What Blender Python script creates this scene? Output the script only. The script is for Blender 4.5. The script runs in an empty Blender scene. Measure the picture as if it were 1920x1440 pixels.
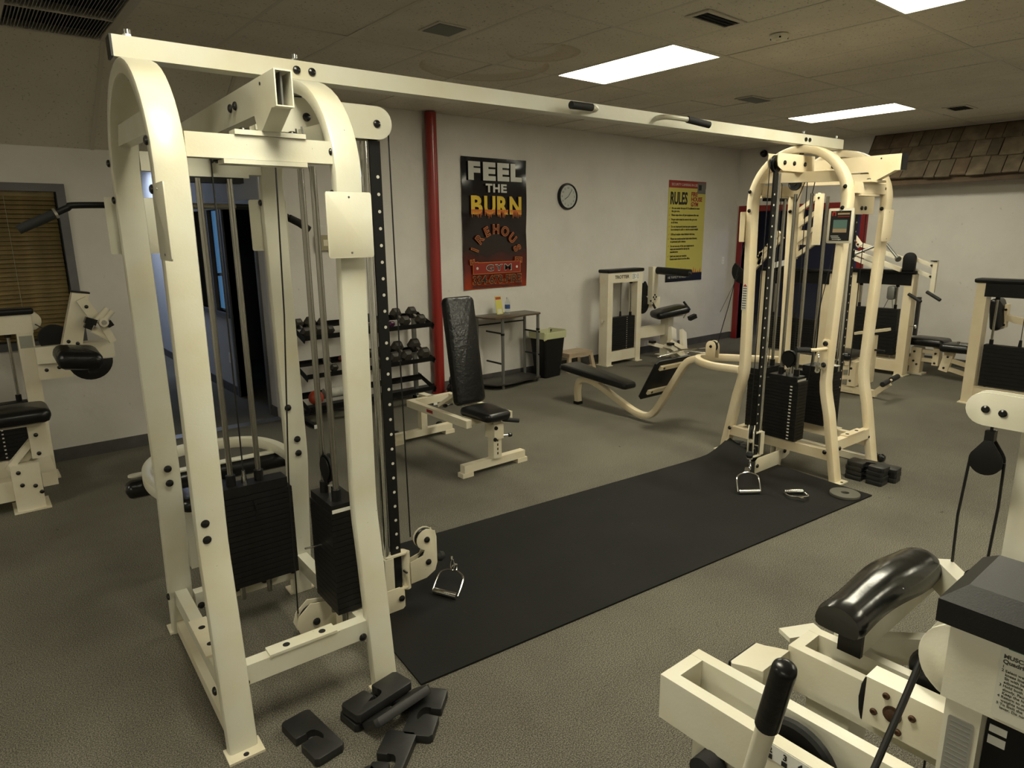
import bpy, bmesh, math, random
from mathutils import Vector, Matrix, noise
random.seed(7)
R = math.radians
PI = math.pi
scene = bpy.context.scene
col = scene.collection

# ------------------------------------------------------------------ camera
H = 1.8266
CEIL = 3.0753
def cam_basis(yaw, pitch, roll):
    cy, sy, cp, sp = math.cos(yaw), math.sin(yaw), math.cos(pitch), math.sin(pitch)
    f = Vector((sy*cp, cy*cp, sp)); r = Vector((cy, -sy, 0)); u = r.cross(f)
    cr, sr = math.cos(roll), math.sin(roll)
    return cr*r+sr*u, -sr*r+cr*u, f
cr_, cu_, cf_ = cam_basis(0.6855, -0.2256, -0.0098)
cd = bpy.data.cameras.new('camera'); cam = bpy.data.objects.new('camera', cd); col.objects.link(cam)
cd.sensor_width = 36; cd.lens = 1249.54/1920*36; cd.clip_start = 0.02; cd.clip_end = 60
m = Matrix((cr_, cu_, -cf_)).transposed().to_4x4(); m.translation = Vector((0, 0, H))
cam.matrix_world = m
scene.camera = cam
# ------------------------------------------------------------------ world, exposure, ceiling lights
w = bpy.data.worlds.new('world'); scene.world = w; w.use_nodes = True
w.node_tree.nodes['Background'].inputs[0].default_value = (0.55, 0.6, 0.75, 1)
w.node_tree.nodes['Background'].inputs[1].default_value = 0.05
vs = scene.view_settings
vs.view_transform = 'Standard'; vs.look = 'None'; vs.gamma = 1; vs.use_curve_mapping = False
vs.exposure = 0.0
LIGHT_COL = (1.0, 0.955, 0.735)
LIGHT_PANEL = 29.0      # emission of the troffer diffusers

# ------------------------------------------------------------------ helpers
def tag(o, label=None, cat=None, group=None, kind=None):
    if label: o['label'] = label
    if cat: o['category'] = cat
    if group: o['group'] = group
    if kind: o['kind'] = kind
    return o
def thing(name, label, cat, loc=(0, 0, 0), rz=0.0, group=None):
    o = bpy.data.objects.new(name, None); col.objects.link(o)
    o.location = loc; o.rotation_euler = (0, 0, rz); o.empty_display_size = .1
    return tag(o, label, cat, group)
def link(name, me, mat=None, parent=None, label=None):
    o = bpy.data.objects.new(name, me); col.objects.link(o)
    if mat and not me.materials: me.materials.append(mat)
    if parent: o.parent = parent
    if label: o['label'] = label
    return o
def copy(o, parent, loc=None, rot=None):
    c = o.copy(); col.objects.link(c); c.parent = parent
    if loc is not None: c.location = loc
    if rot is not None: c.rotation_euler = rot
    return c
def copy_tree(o, parent=None):
    c = o.copy(); col.objects.link(c); c.parent = parent
    for ch in list(o.children): copy_tree(ch, c)
    return c
def frame(z, up=(0, 0, 1)):
    z = Vector(z).normalized(); up = Vector(up)
    if abs(z.dot(up.normalized())) > .999: up = Vector((0, 1, 0)) if abs(z.y) < .9 else Vector((1, 0, 0))
    x = up.cross(z).normalized(); y = z.cross(x)
    return x, y, z
class MB:
    def __init__(s): s.bm = bmesh.new()
    def _bevel(s, verts, bev, seg=2):
        if bev <= 0: return
        vs_ = set(verts); es = [e for e in s.bm.edges if e.verts[0] in vs_ and e.verts[1] in vs_ and len(e.link_faces) == 2 and e.calc_face_angle(0) > .5]
        bmesh.ops.bevel(s.bm, geom=es, offset=bev, segments=seg, affect='EDGES', profile=.5, clamp_overlap=True)
    def hexa(s, P, bev=0, seg=2):   # 8 corners: bottom ring 0-3, top ring 4-7
        v = [s.bm.verts.new(p) for p in P]
        for f in ((3, 2, 1, 0), (4, 5, 6, 7), (0, 1, 5, 4), (1, 2, 6, 5), (2, 3, 7, 6), (3, 0, 4, 7)): s.bm.faces.new([v[i] for i in f])
        s._bevel(v, bev, seg); return s
    def box(s, x0, x1, y0, y1, z0, z1, bev=0, seg=2):
        return s.hexa([(x0, y0, z0), (x1, y0, z0), (x1, y1, z0), (x0, y1, z0), (x0, y0, z1), (x1, y0, z1), (x1, y1, z1), (x0, y1, z1)], bev, seg)
    def bar(s, p1, p2, w, h, up=(0, 0, 1), bev=.004, w2=None, h2=None):  # w sideways, h along up
        p1, p2 = Vector(p1), Vector(p2); x, y, z = frame(p2-p1, up)
        w2 = w if w2 is None else w2; h2 = h if h2 is None else h2
        P = []
        for p, ww, hh in ((p1, w, h), (p2, w2, h2)):
            for a, b in ((-1, -1), (1, -1), (1, 1), (-1, 1)): P.append(p+x*a*ww/2+y*b*hh/2)
        return s.hexa(P, bev)
    def cyl(s, p1, p2, r, r2=None, n=16, cap=True):
        p1, p2 = Vector(p1), Vector(p2); r2 = r if r2 is None else r2; x, y, z = frame(p2-p1)
        A = [s.bm.verts.new(p1+(x*math.cos(t)+y*math.sin(t))*r) for t in (2*PI*i/n for i in range(n))]
        B = [s.bm.verts.new(p2+(x*math.cos(t)+y*math.sin(t))*r2) for t in (2*PI*i/n for i in range(n))]
        for i in range(n): s.bm.faces.new((A[i], A[(i+1) % n], B[(i+1) % n], B[i]))
        if cap: s.bm.faces.new(A[::-1]); s.bm.faces.new(B)
        return s
    def lathe(s, prof, o, axis=(0, 0, 1), n=24):   # prof: (r, h) list
        o = Vector(o); x, y, z = frame(axis); rings = []
        for r, h in prof:
            if r < 1e-5: rings.append([s.bm.verts.new(o+z*h)])
            else: rings.append([s.bm.verts.new(o+z*h+(x*math.cos(2*PI*i/n)+y*math.sin(2*PI*i/n))*r) for i in range(n)])
        for A, B in zip(rings, rings[1:]):
            for i in range(n):
                j = (i+1) % n
                a = (A[0],) if len(A) == 1 else (A[i], A[j]); b = (B[0],) if len(B) == 1 else (B[j], B[i])
                if len(a)+len(b) >= 3: s.bm.faces.new(a+b)
        return s
    def tube(s, path, r, n=10, closed=False, cap=True):
        path = [Vector(p) for p in path]; N = len(path); rings = []; px = None
        for i, p in enumerate(path):
            a = path[(i-1) % N] if (i > 0 or closed) else p; b = path[(i+1) % N] if (i < N-1 or closed) else p
            t = (b-a).normalized()
            if px is None: px, py, _ = frame(t)
            else:
                px = (px-t*px.dot(t)).normalized()
            py = t.cross(px); rr = r[i] if isinstance(r, (list, tuple)) else r
            rings.append([s.bm.verts.new(p+(px*math.cos(2*PI*k/n)+py*math.sin(2*PI*k/n))*rr) for k in range(n)])
        L = list(zip(rings, rings[1:]))+([(rings[-1], rings[0])] if closed else [])
        for A, B in L:
            for k in range(n): s.bm.faces.new((A[k], A[(k+1) % n], B[(k+1) % n], B[k]))
        if cap and not closed: s.bm.faces.new(rings[0][::-1]); s.bm.faces.new(rings[-1])
        return s
    def sweep(s, path, side, w, h, rnd=.006, closed=False):  # rounded rectangle, w along side, h in the bend plane
        path = [Vector(p) for p in path]; side = Vector(side).normalized(); N = len(path); rings = []
        a, b = w/2, h/2; c = rnd; k = c*.3
        pf = [(a-c, -b), (a-k, -b+k), (a, -b+c), (a, b-c), (a-k, b-k), (a-c, b), (-a+c, b), (-a+k, b-k), (-a, b-c), (-a, -b+c), (-a+k, -b+k), (-a+c, -b)]
        for i, p in enumerate(path):
            pa = path[(i-1) % N] if (i > 0 or closed) else None; pb = path[(i+1) % N] if (i < N-1 or closed) else None
            t1 = (p-pa).normalized() if pa is not None else (pb-p).normalized(); t2 = (pb-p).normalized() if pb is not None else t1
            n1, n2 = side.cross(t1).normalized(), side.cross(t2).normalized(); nn = (n1+n2).normalized(); nn *= 1/max(.5, nn.dot(n1))
            rings.append([s.bm.verts.new(p+side*x+nn*y) for x, y in pf])
        n = len(pf)
        L = list(zip(rings, rings[1:]))+([(rings[-1], rings[0])] if closed else [])
        for A, B in L:
            for j in range(n): s.bm.faces.new((A[j], A[(j+1) % n], B[(j+1) % n], B[j]))
        if not closed: s.bm.faces.new(rings[0][::-1]); s.bm.faces.new(rings[-1])
        return s
    def prism(s, poly, o, ax, ay, t, bev=0, seg=2, holes=()):  # polygon in (ax, ay) plane, thickness t centred
        o, ax, ay = Vector(o), Vector(ax).normalized(), Vector(ay).normalized(); n = ax.cross(ay)
        A = [s.bm.verts.new(o+ax*x+ay*y-n*t/2) for x, y in poly]; B = [s.bm.verts.new(o+ax*x+ay*y+n*t/2) for x, y in poly]
        N = len(poly); s.bm.faces.new(A[::-1]); s.bm.faces.new(B)
        for i in range(N): s.bm.faces.new((A[i], A[(i+1) % N], B[(i+1) % N], B[i]))
        if bev:
            vs_ = set(A+B); top, bot = set(A), set(B)
            es = [e for e in s.bm.edges if (e.verts[0] in top and e.verts[1] in top) or (e.verts[0] in bot and e.verts[1] in bot)]
            bmesh.ops.bevel(s.bm, geom=es, offset=bev, segments=seg, affect='EDGES', profile=.5, clamp_overlap=True)
        return s
    def pad(s, c, ax, ay, L, W, T, rc=.03, puff=.0, re=None, n=6, taper=1.0):   # cushion: rounded plan and edges
        c, ax, ay = Vector(c), Vector(ax).normalized(), Vector(ay).normalized(); az = ax.cross(ay)
        re = T*.42 if re is None else re
        def ring(inset, z, pf):
            pts = []
            for sx, sy, a0 in ((1, 1, 0), (-1, 1, 90), (-1, -1, 180), (1, -1, 270)):
                for k in range(n+1):
                    t = R(a0+90*k/n); rr = max(rc-inset, .002)
                    x = sx*(L/2-rc)+rr*math.cos(t); y = sy*(W/2-rc)+rr*math.sin(t)
                    y *= 1+(taper-1)*(x/L+.5)
                    pts.append(s.bm.verts.new(c+ax*x+ay*y+az*z))
            return pts
        prof = [(re, -T/2), (re*.3, -T/2+re*.3), (0, -T/2+re), (0, T/2-re), (re*.08, T/2-re*.62), (re*.3, T/2-re*.3), (re*.62, T/2-re*.08), (re, T/2)]
        rings = [ring(i, z, 0) for i, z in prof]
        for A, B in zip(rings, rings[1:]):
            for i in range(len(A)): s.bm.faces.new((A[i], A[(i+1) % len(A)], B[(i+1) % len(A)], B[i]))
        s.bm.faces.new(rings[0][::-1])
        ri = [s.bm.verts.new(c+az*(T/2+puff)+(v.co-c-az*(v.co-c).dot(az))*.62) for v in rings[-1]]
        for i in range(len(ri)): s.bm.faces.new((rings[-1][i], rings[-1][(i+1) % len(ri)], ri[(i+1) % len(ri)], ri[i]))
        s.bm.faces.new(ri)
        return s
    def build(s, name, mat, parent=None, label=None, smooth=True, ang=.6, hollow=False):
        me = bpy.data.meshes.new(name); bmesh.ops.recalc_face_normals(s.bm, faces=s.bm.faces); s.bm.to_mesh(me); s.bm.free()
        if smooth: me.shade_smooth(); me.set_sharp_from_angle(angle=ang)
        return link(name, me, mat, parent, label)
def spline(pts, n=6):   # catmull-rom through points
    P = [Vector(p) for p in pts]; out = []
    for i in range(len(P)-1):
        p0 = P[i-1] if i else P[0]*2-P[1]; p1, p2 = P[i], P[i+1]; p3 = P[i+2] if i+2 < len(P) else P[-1]*2-P[-2]
        for k in range(n):
            t = k/n; out.append(.5*((2*p1)+(p2-p0)*t+(2*p0-5*p1+4*p2-p3)*t*t+(3*p1-p0-3*p2+p3)*t**3))
    return out+[P[-1]]
def rrect(w, h, r, n=5, cx=0, cy=0):
    out = []
    for sx, sy, a0 in ((1, 1, 0), (-1, 1, 90), (-1, -1, 180), (1, -1, 270)):
        for k in range(n+1):
            t = R(a0+90*k/n); out.append((cx+sx*(w/2-r)+r*math.cos(t), cy+sy*(h/2-r)+r*math.sin(t)))
    return out
def circ(r, n=20, cx=0, cy=0, a0=0, a1=360, end=False):
    k = n if not end else n-1
    return [(cx+r*math.cos(R(a0+(a1-a0)*i/k)), cy+r*math.sin(R(a0+(a1-a0)*i/k))) for i in range(n)]

# ------------------------------------------------------------------ materials
def mat(name, color, rough=.5, metal=0.0, bump=0.0, bscale=200, var=0.0, vscale=6, coat=0.0, emis=None, estr=0, spec=None, vcol=None, detail=4):
    M = bpy.data.materials.new(name); M.use_nodes = True; nt = M.node_tree; b = nt.nodes['Principled BSDF']
    b.inputs['Base Color'].default_value = (*color, 1); b.inputs['Roughness'].default_value = rough; b.inputs['Metallic'].default_value = metal
    if coat: b.inputs['Coat Weight'].default_value = coat; b.inputs['Coat Roughness'].default_value = .15
    if spec is not None: b.inputs['Specular IOR Level'].default_value = spec
    if emis: b.inputs['Emission Color'].default_value = (*emis, 1); b.inputs['Emission Strength'].default_value = estr
    tc = nt.nodes.new('ShaderNodeTexCoord')
    if var:
        n = nt.nodes.new('ShaderNodeTexNoise'); n.inputs['Scale'].default_value = vscale; n.inputs['Detail'].default_value = detail
        nt.links.new(tc.outputs['Object'], n.inputs['Vector'])
        r = nt.nodes.new('ShaderNodeValToRGB'); r.color_ramp.elements[0].position = .35; r.color_ramp.elements[1].position = .68
        c2 = vcol or tuple(c*(1-var) for c in color)
        r.color_ramp.elements[0].color = (*c2, 1); r.color_ramp.elements[1].color = (*color, 1)
        nt.links.new(n.outputs['Fac'], r.inputs['Fac']); nt.links.new(r.outputs['Color'], b.inputs['Base Color'])
    if bump:
        n = nt.nodes.new('ShaderNodeTexNoise'); n.inputs['Scale'].default_value = bscale; n.inputs['Detail'].default_value = 3
        nt.links.new(tc.outputs['Object'], n.inputs['Vector'])
        bp = nt.nodes.new('ShaderNodeBump'); bp.inputs['Strength'].default_value = bump; bp.inputs['Distance'].default_value = .01
        nt.links.new(n.outputs['Fac'], bp.inputs['Height']); nt.links.new(bp.outputs['Normal'], b.inputs['Normal'])
    return M
def N(nt, t, **kw):
    n = nt.nodes.new(t)
    for k, v in kw.items():
        if k in ('op', 'blend'): setattr(n, 'operation' if k == 'op' else 'blend_type', v)
        else: n.inputs[k.replace('_', ' ')].default_value = v
    return n
def ramp(nt, src, stops):
    r = nt.nodes.new('ShaderNodeValToRGB'); e = r.color_ramp.elements
    while len(e) < len(stops): e.new(.5)
    for i, (p, c) in enumerate(stops): e[i].position = p; e[i].color = (*c, 1) if len(c) == 3 else c
    nt.links.new(src, r.inputs['Fac']); return r
def mix(nt, fac, a, b, blend='MIX'):
    n = nt.nodes.new('ShaderNodeMix'); n.data_type = 'RGBA'; n.blend_type = blend
    for s, v in ((0, fac), (6, a), (7, b)):
        if hasattr(v, 'is_output'): nt.links.new(v, n.inputs[s])
        else: n.inputs[s].default_value = v if s == 0 else (*v, 1)
    return n.outputs[2]

def mat_paint(name, color, wear=.5):      # cream enamel with grime and small chips
    M = mat(name, color, rough=.38, bump=.04, bscale=120); nt = M.node_tree; b = nt.nodes['Principled BSDF']
    b.inputs['Coat Weight'].default_value = .12; b.inputs['Coat Roughness'].default_value = .12
    tc = nt.nodes['Texture Coordinate']
    n1 = N(nt, 'ShaderNodeTexNoise', Scale=5.0, Detail=6.0); nt.links.new(tc.outputs['Object'], n1.inputs['Vector'])
    g = ramp(nt, n1.outputs['Fac'], [(.38, (0, 0, 0)), (.75, (1, 1, 1))])
    c = mix(nt, g.outputs['Color'], color, tuple(x*y for x, y in zip(color, (.93, .88, .78))))
    n2 = N(nt, 'ShaderNodeTexNoise', Scale=70.0, Detail=3.0); nt.links.new(tc.outputs['Object'], n2.inputs['Vector'])
    ch = ramp(nt, n2.outputs['Fac'], [(.235-.06*(1-wear), (1, 1, 1)), (.25-.06*(1-wear), (0, 0, 0))])
    c = mix(nt, ch.outputs['Color'], c, (.09, .06, .04))
    nt.links.new(c, b.inputs['Base Color']); return M

CREAM = (.63, .615, .52)
M = {}
M['cream'] = mat_paint('cream_enamel', CREAM, .55)
M['cream2'] = mat_paint('ivory_enamel', (.70, .65, .53), .3)
M['cream3'] = mat_paint('yellowed_enamel', (.74, .64, .46), .6)
M['worn'] = mat_paint('worn_enamel', (.68, .63, .50), 1.0)
M['black_plastic'] = mat('black_plastic', (.007, .007, .007), .38, spec=.3, bump=.02, bscale=300)
M['bolt'] = mat('bolt_cap', (.008, .008, .008), .25)
M['iron'] = mat('black_iron', (.009, .0085, .008), .48, spec=.3, bump=.06, bscale=90, var=.4, vscale=20)
M['strip'] = mat('black_steel', (.006, .006, .006), .5, spec=.3)
M['vinyl'] = mat('black_vinyl', (.007, .007, .007), .28, spec=.4, bump=.10, bscale=60)
M['vinyl_worn'] = mat('creased_vinyl', (.008, .008, .008), .30, spec=.35, bump=.5, bscale=30)
M['rubber'] = mat('black_rubber', (.009, .0085, .0075), .72, spec=.22, bump=.12, bscale=150, var=.3, vscale=3)
M['foam'] = mat('foam_grip', (.010, .010, .010), .75, bump=.15, bscale=250)
M['chrome'] = mat('chrome', (.72, .72, .70), .12, 1.0)
M['steel'] = mat('brushed_steel', (.42, .42, .40), .25, 1.0, bump=.02, bscale=200)
M['rod'] = mat('guide_rod_steel', (.40, .39, .36), .22, 1.0)
M['cable'] = mat('cable_sheath', (.006, .006, .006), .4)
M['silver'] = mat('silver_tube', (.22, .22, .21), .35, .7)
M['white'] = mat('white_print', (.75, .75, .72), .5)
M['label_text'] = mat('label_ink', (.06, .06, .06), .6)
M['dark'] = mat('dark_interior', (.004, .004, .005), .9)
M['rust'] = mat('rusty_steel', (.10, .05, .025), .6, .4, bump=.3, bscale=80, var=.6, vscale=30)
M['red'] = mat('red_gloss_paint', (.24, .018, .014), .28, bump=.03, bscale=40)
M['tag'] = mat('sticker', (.62, .60, .54), .5)
# ------------------------------------------------------------------ the room
YW, CX, XL, YF = 6.448, 10.12, -4.6, -3.2
def mat_wall(name, color, bump=.25):
    m_ = mat(name, color, .75, bump=bump, bscale=14); nt = m_.node_tree; b = nt.nodes['Principled BSDF']; tc = nt.nodes['Texture Coordinate']
    n1 = N(nt, 'ShaderNodeTexNoise', Scale=1.6, Detail=7.0, Roughness=.65); nt.links.new(tc.outputs['Object'], n1.inputs['Vector'])
    g = ramp(nt, n1.outputs['Fac'], [(.3, tuple(c*.90 for c in color)), (.6, color)])
    n2 = N(nt, 'ShaderNodeTexNoise', Scale=22.0, Detail=5.0); nt.links.new(tc.outputs['Object'], n2.inputs['Vector'])
    s = ramp(nt, n2.outputs['Fac'], [(.27, (1, 1, 1)), (.30, (0, 0, 0))])
    nt.links.new(mix(nt, s.outputs['Color'], g.outputs['Color'], tuple(c*.80 for c in color)), b.inputs['Base Color'])
    return m_
M['wall'] = mat_wall('wall_paint', (.62, .59, .55))
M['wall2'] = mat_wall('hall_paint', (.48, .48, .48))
M['trimgrey'] = mat('grey_trim_paint', (.115, .115, .12), .5, bump=.1, bscale=30, var=.25, vscale=5)
M['base'] = mat('grey_baseboard_vinyl', (.085, .08, .078), .55, var=.3, vscale=8, bump=.08, bscale=20)
def mat_carpet():
    m_ = mat('carpet', (.1, .1, .1), .95, spec=.1); nt = m_.node_tree; b = nt.nodes['Principled BSDF']; tc = nt.nodes['Texture Coordinate']
    fine = N(nt, 'ShaderNodeTexNoise', Scale=210.0, Detail=2.0, Roughness=.7); nt.links.new(tc.outputs['Object'], fine.inputs['Vector'])
    big = N(nt, 'ShaderNodeTexNoise', Scale=.9, Detail=6.0, Roughness=.6); nt.links.new(tc.outputs['Object'], big.inputs['Vector'])
    f = ramp(nt, fine.outputs['Fac'], [(.36, (.055, .053, .046)), (.5, (.137, .128, .104)), (.64, (.275, .255, .20))])
    g = ramp(nt, big.outputs['Fac'], [(.33, (.72, .71, .72)), (.62, (1, 1, 1))])
    c = mix(nt, 1.0, f.outputs['Color'], g.outputs['Color'], 'MULTIPLY')
    st = N(nt, 'ShaderNodeTexNoise', Scale=7.0, Detail=8.0, Roughness=.75); nt.links.new(tc.outputs['Object'], st.inputs['Vector'])
    s2 = ramp(nt, st.outputs['Fac'], [(.30, (1, 1, 1)), (.36, (0, 0, 0))])
    c = mix(nt, s2.outputs['Color'], c, (.045, .042, .036))
    nt.links.new(c, b.inputs['Base Color'])
    bp = nt.nodes.new('ShaderNodeBump'); bp.inputs['Strength'].default_value = .55; bp.inputs['Distance'].default_value = .006
    nt.links.new(fine.outputs['Fac'], bp.inputs['Height']); nt.links.new(bp.outputs['Normal'], b.inputs['Normal']); return m_
M['carpet'] = mat_carpet()
def mat_tile(name, color, speck=.42, stain=False):
    m_ = mat(name, color, .9, spec=.1); nt = m_.node_tree; b = nt.nodes['Principled BSDF']; tc = nt.nodes['Texture Coordinate']
    geo = nt.nodes.new('ShaderNodeNewGeometry')
    n1 = N(nt, 'ShaderNodeTexNoise', Scale=60.0, Detail=3.0, Roughness=.65); nt.links.new(geo.outputs['Position'], n1.inputs['Vector'])
    s = ramp(nt, n1.outputs['Fac'], [(.33, (1, 1, 1)), (.385, (0, 0, 0))])
    n2 = N(nt, 'ShaderNodeTexNoise', Scale=2.0, Detail=5.0); nt.links.new(geo.outputs['Position'], n2.inputs['Vector'])
    g = ramp(nt, n2.outputs['Fac'], [(.3, tuple(c*.88 for c in color)), (.65, color)])
    c = mix(nt, s.outputs['Color'], g.outputs['Color'], tuple(c*speck for c in color))
    if stain:   # brown crescents left by a dried leak: inside one circle, outside another
        def dist(cx_, cy_):
            mp = nt.nodes.new('ShaderNodeVectorMath'); mp.operation = 'DISTANCE'; mp.inputs[1].default_value = (cx_, cy_, CEIL); nt.links.new(geo.outputs['Position'], mp.inputs[0])
            no = N(nt, 'ShaderNodeMath', op='MULTIPLY_ADD'); nt.links.new(n2.outputs['Fac'], no.inputs[0]); no.inputs[1].default_value = .12; nt.links.new(mp.outputs['Value'], no.inputs[2]); return no.outputs[0]
        for (ax, ay, ra, bx_, by_, rb) in stain:
            r1 = ramp(nt, dist(ax, ay), [(0, (1, 1, 1)), (ra-.07, (.45, .45, .45)), (ra-.01, (1, 1, 1)), (ra, (0, 0, 0))]); r2 = ramp(nt, dist(bx_, by_), [(rb-.05, (0, 0, 0)), (rb, (1, 1, 1))])
            f_ = N(nt, 'ShaderNodeMath', op='MULTIPLY'); nt.links.new(r1.outputs['Color'], f_.inputs[0]); nt.links.new(r2.outputs['Color'], f_.inputs[1])
            f2 = N(nt, 'ShaderNodeMath', op='MULTIPLY'); f2.inputs[1].default_value = .5; nt.links.new(f_.outputs[0], f2.inputs[0])
            c = mix(nt, f2.outputs[0], c, (.34, .25, .13))
    nt.links.new(c, b.inputs['Base Color'])
    bp = nt.nodes.new('ShaderNodeBump'); bp.inputs['Strength'].default_value = .4; bp.inputs['Distance'].default_value = .004
    nt.links.new(n1.outputs['Fac'], bp.inputs['Height']); nt.links.new(bp.outputs['Normal'], b.inputs['Normal']); return m_
M['tile'] = mat_tile('ceiling_tile_fibre', (.66, .61, .53), stain=[(3.42, 4.47, .57, 3.30, 4.28, .56), (3.50, 3.88, .33, 3.38, 3.88, .26)])
M['grid'] = mat('ceiling_grid_metal', (.50, .46, .39), .5)
M['slope'] = mat_tile('slope_panel_fibre', (.62, .58, .50), .55)
def struct(name, mb, m_, parent=None, label=None, smooth=False):
    o = mb.build(name, m_, parent, label, smooth=smooth)
    if not parent: o['kind'] = 'structure'
    return o
floor = struct('floor', MB().box(XL-.2, CX+4, YF-.2, 13.2, -.12, 0), M['carpet'], label='grey-brown flecked carpet, worn and littered with lint')
# back wall with window and hall opening
W0, W1, WZ0, WZ1 = -1.1, .742, .95, 2.22
OX0, OX1, OZ = 1.14, 2.30, 2.49
mb = MB()
Y2 = YW+.13
mb.box(XL, W0, YW, Y2, 0, 3.3); mb.box(W0, W1, YW, Y2, 0, WZ0); mb.box(W0, W1, YW, Y2, WZ1, 3.3); mb.box(W1, OX0, YW, Y2, 0, 3.3)
mb.box(OX0, OX1, YW, Y2, OZ, 3.3); mb.box(OX1, CX+.13, YW, Y2, 0, 3.3)
struct('wall_back', mb, M['wall'], label='grey-white painted wall carrying the posters and clock')
# right wall with red doorway
DY0, DY1, DZ = 4.42, 6.30, 2.10
mb = MB(); mb.box(CX, CX+.13, YF, DY0, 0, 3.3); mb.box(CX, CX+.13, DY1, Y2, 0, 3.3); mb.box(CX, CX+.13, DY0, DY1, DZ, 3.3)
struct('wall_right', mb, M['wall'], label='far grey-white wall under the shingle awning')
struct('wall_left', MB().box(XL-.13, XL, YF-.13, Y2, 0, 3.3), M['wall'])
struct('wall_front', MB().box(XL, CX+.13, YF-.13, YF, 0, 3.3), M['wall'])
# baseboards
bz = .105
struct('baseboard_back', MB().box(XL, OX0-.005, YW-.012, YW, 0, bz, .003).box(OX1+.005, CX, YW-.012, YW, 0, bz, .003), M['base'], label='dark grey vinyl baseboard')
struct('baseboard_right', MB().box(CX-.012, CX, YF, DY0-.09, 0, bz, .003).box(CX-.012, CX, DY1+.09, YW-.012, 0, bz, .003), M['base'])
# ceiling: grid and tiles as pieces, troffers sit in the open cells
GX, GY = 1.5933, 4.3556
LIGHTS = [(4, 0), (10, 0), (4, 2), (10, 4), (-2, 2), (4, 4), (-8, 0), (-8, 4)]     # (column, row) of 2x4 ft troffers; leftmost pair added unseen to fill the left
SY = 5.42                       # the ceiling slopes down beyond this line, left of SX
SX = 2.45
ceil = struct('ceiling', MB().box(XL, CX, YF, YW, CEIL+.10, CEIL+.16), M['grid'], label='dropped ceiling of speckled 2x4 tiles')
xs = [GX+k*.61 for k in range(-11, 15)]; ys = [GY+1.22*j for j in range(-6, 3)]
gm = MB()
for x in xs:
    if XL < x < CX: gm.box(x-.012, x+.012, YF, SY if x < SX else YW, CEIL-.001, CEIL+.004)
for y in ys:
    if YF < y < YW: gm.box(SX if y > SY else XL, CX, y-.012, y+.012, CEIL-.0012, CEIL+.0035)
gm.box(XL, SX, SY-.015, SY+.01, CEIL-.001, CEIL+.004)
struct('grid_bar', gm, M['grid'], ceil)
tile_me = {}
litcells = set(LIGHTS); GRILLE = (-2, -1)
for i in range(-11, 15):
    for j in range(-2, 8):
        x0, x1 = GX+i*.61, GX+(i+1)*.61; y1 = GY-1.22*j; y0 = y1-1.22
        if (i, j) in litcells or (i, j) == GRILLE: continue
        top = SY if x0 < SX-.1 else YW
        if j == -1 and x0 < SX < x1:
            MB().box(SX+.01, x1-.01, SY-.01, YW, CEIL+.003, CEIL+.018, .002, 1).build('ceiling_tile', M['tile'], ceil, smooth=False)
        x0, x1, y0, y1 = max(x0, XL), min(x1, CX), max(y0, YF), min(y1, top)
        if x1-x0 < .05 or y1-y0 < .05: continue
        t = MB(); g = .010
        sag = random.uniform(0, .004); a = random.uniform(-.003, .003); b_ = random.uniform(-.002, .002)
        z = CEIL+.003-sag
        t.hexa([(x0+g, y0+g, z+a), (x1-g, y0+g, z+b_), (x1-g, y1-g, z-a), (x0+g, y1-g, z-b_), (x0+g, y0+g, z+.016), (x1-g, y0+g, z+.016), (x1-g, y1-g, z+.016), (x0+g, y1-g, z+.016)], .002, 1)
        t.build('ceiling_tile', M['tile'], ceil, smooth=False)
# sloped part of the ceiling on the left
slope = struct('trim_1', MB().hexa([(XL, SY, CEIL+.03), (SX, SY, CEIL+.03), (SX, YW, OZ+.03), (XL, YW, OZ+.03), (XL, SY, CEIL+.10), (SX, SY, CEIL+.10), (SX, YW, CEIL+.10), (XL, YW, CEIL+.10)]), M['slope'], label='sloping speckled panels where ceiling meets wall over window')
seams = [XL, -2.69, -1.47, -.25, .97, 1.85, SX]
for x0, x1 in zip(seams, seams[1:]):
    g = .004
    MB().hexa([(x0+g, SY, CEIL+.004), (x1-g, SY, CEIL+.004), (x1-g, YW-.002, OZ+.004), (x0+g, YW-.002, OZ+.004), (x0+g, SY, CEIL+.03), (x1-g, SY, CEIL+.03), (x1-g, YW-.002, OZ+.03), (x0+g, YW-.002, OZ+.03)]).build('ceiling_panel', M['slope'], slope, smooth=False)
    if x0 > XL: MB().bar((x0, SY, CEIL+.001), (x0, YW-.003, OZ+.001), .028, .008, bev=.002).build('batten', M['grid'], slope, 'painted batten over panel joint')
struct('trim_2', MB().box(SX, SX+.03, SY, YW, OZ, CEIL+.1), M['wall'])
struct('trim_3', MB().box(OX0, OX1, YW-.01, YW+.12, 0, .012, .003), M['silver'], label='metal threshold strip where hall carpet begins')
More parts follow.
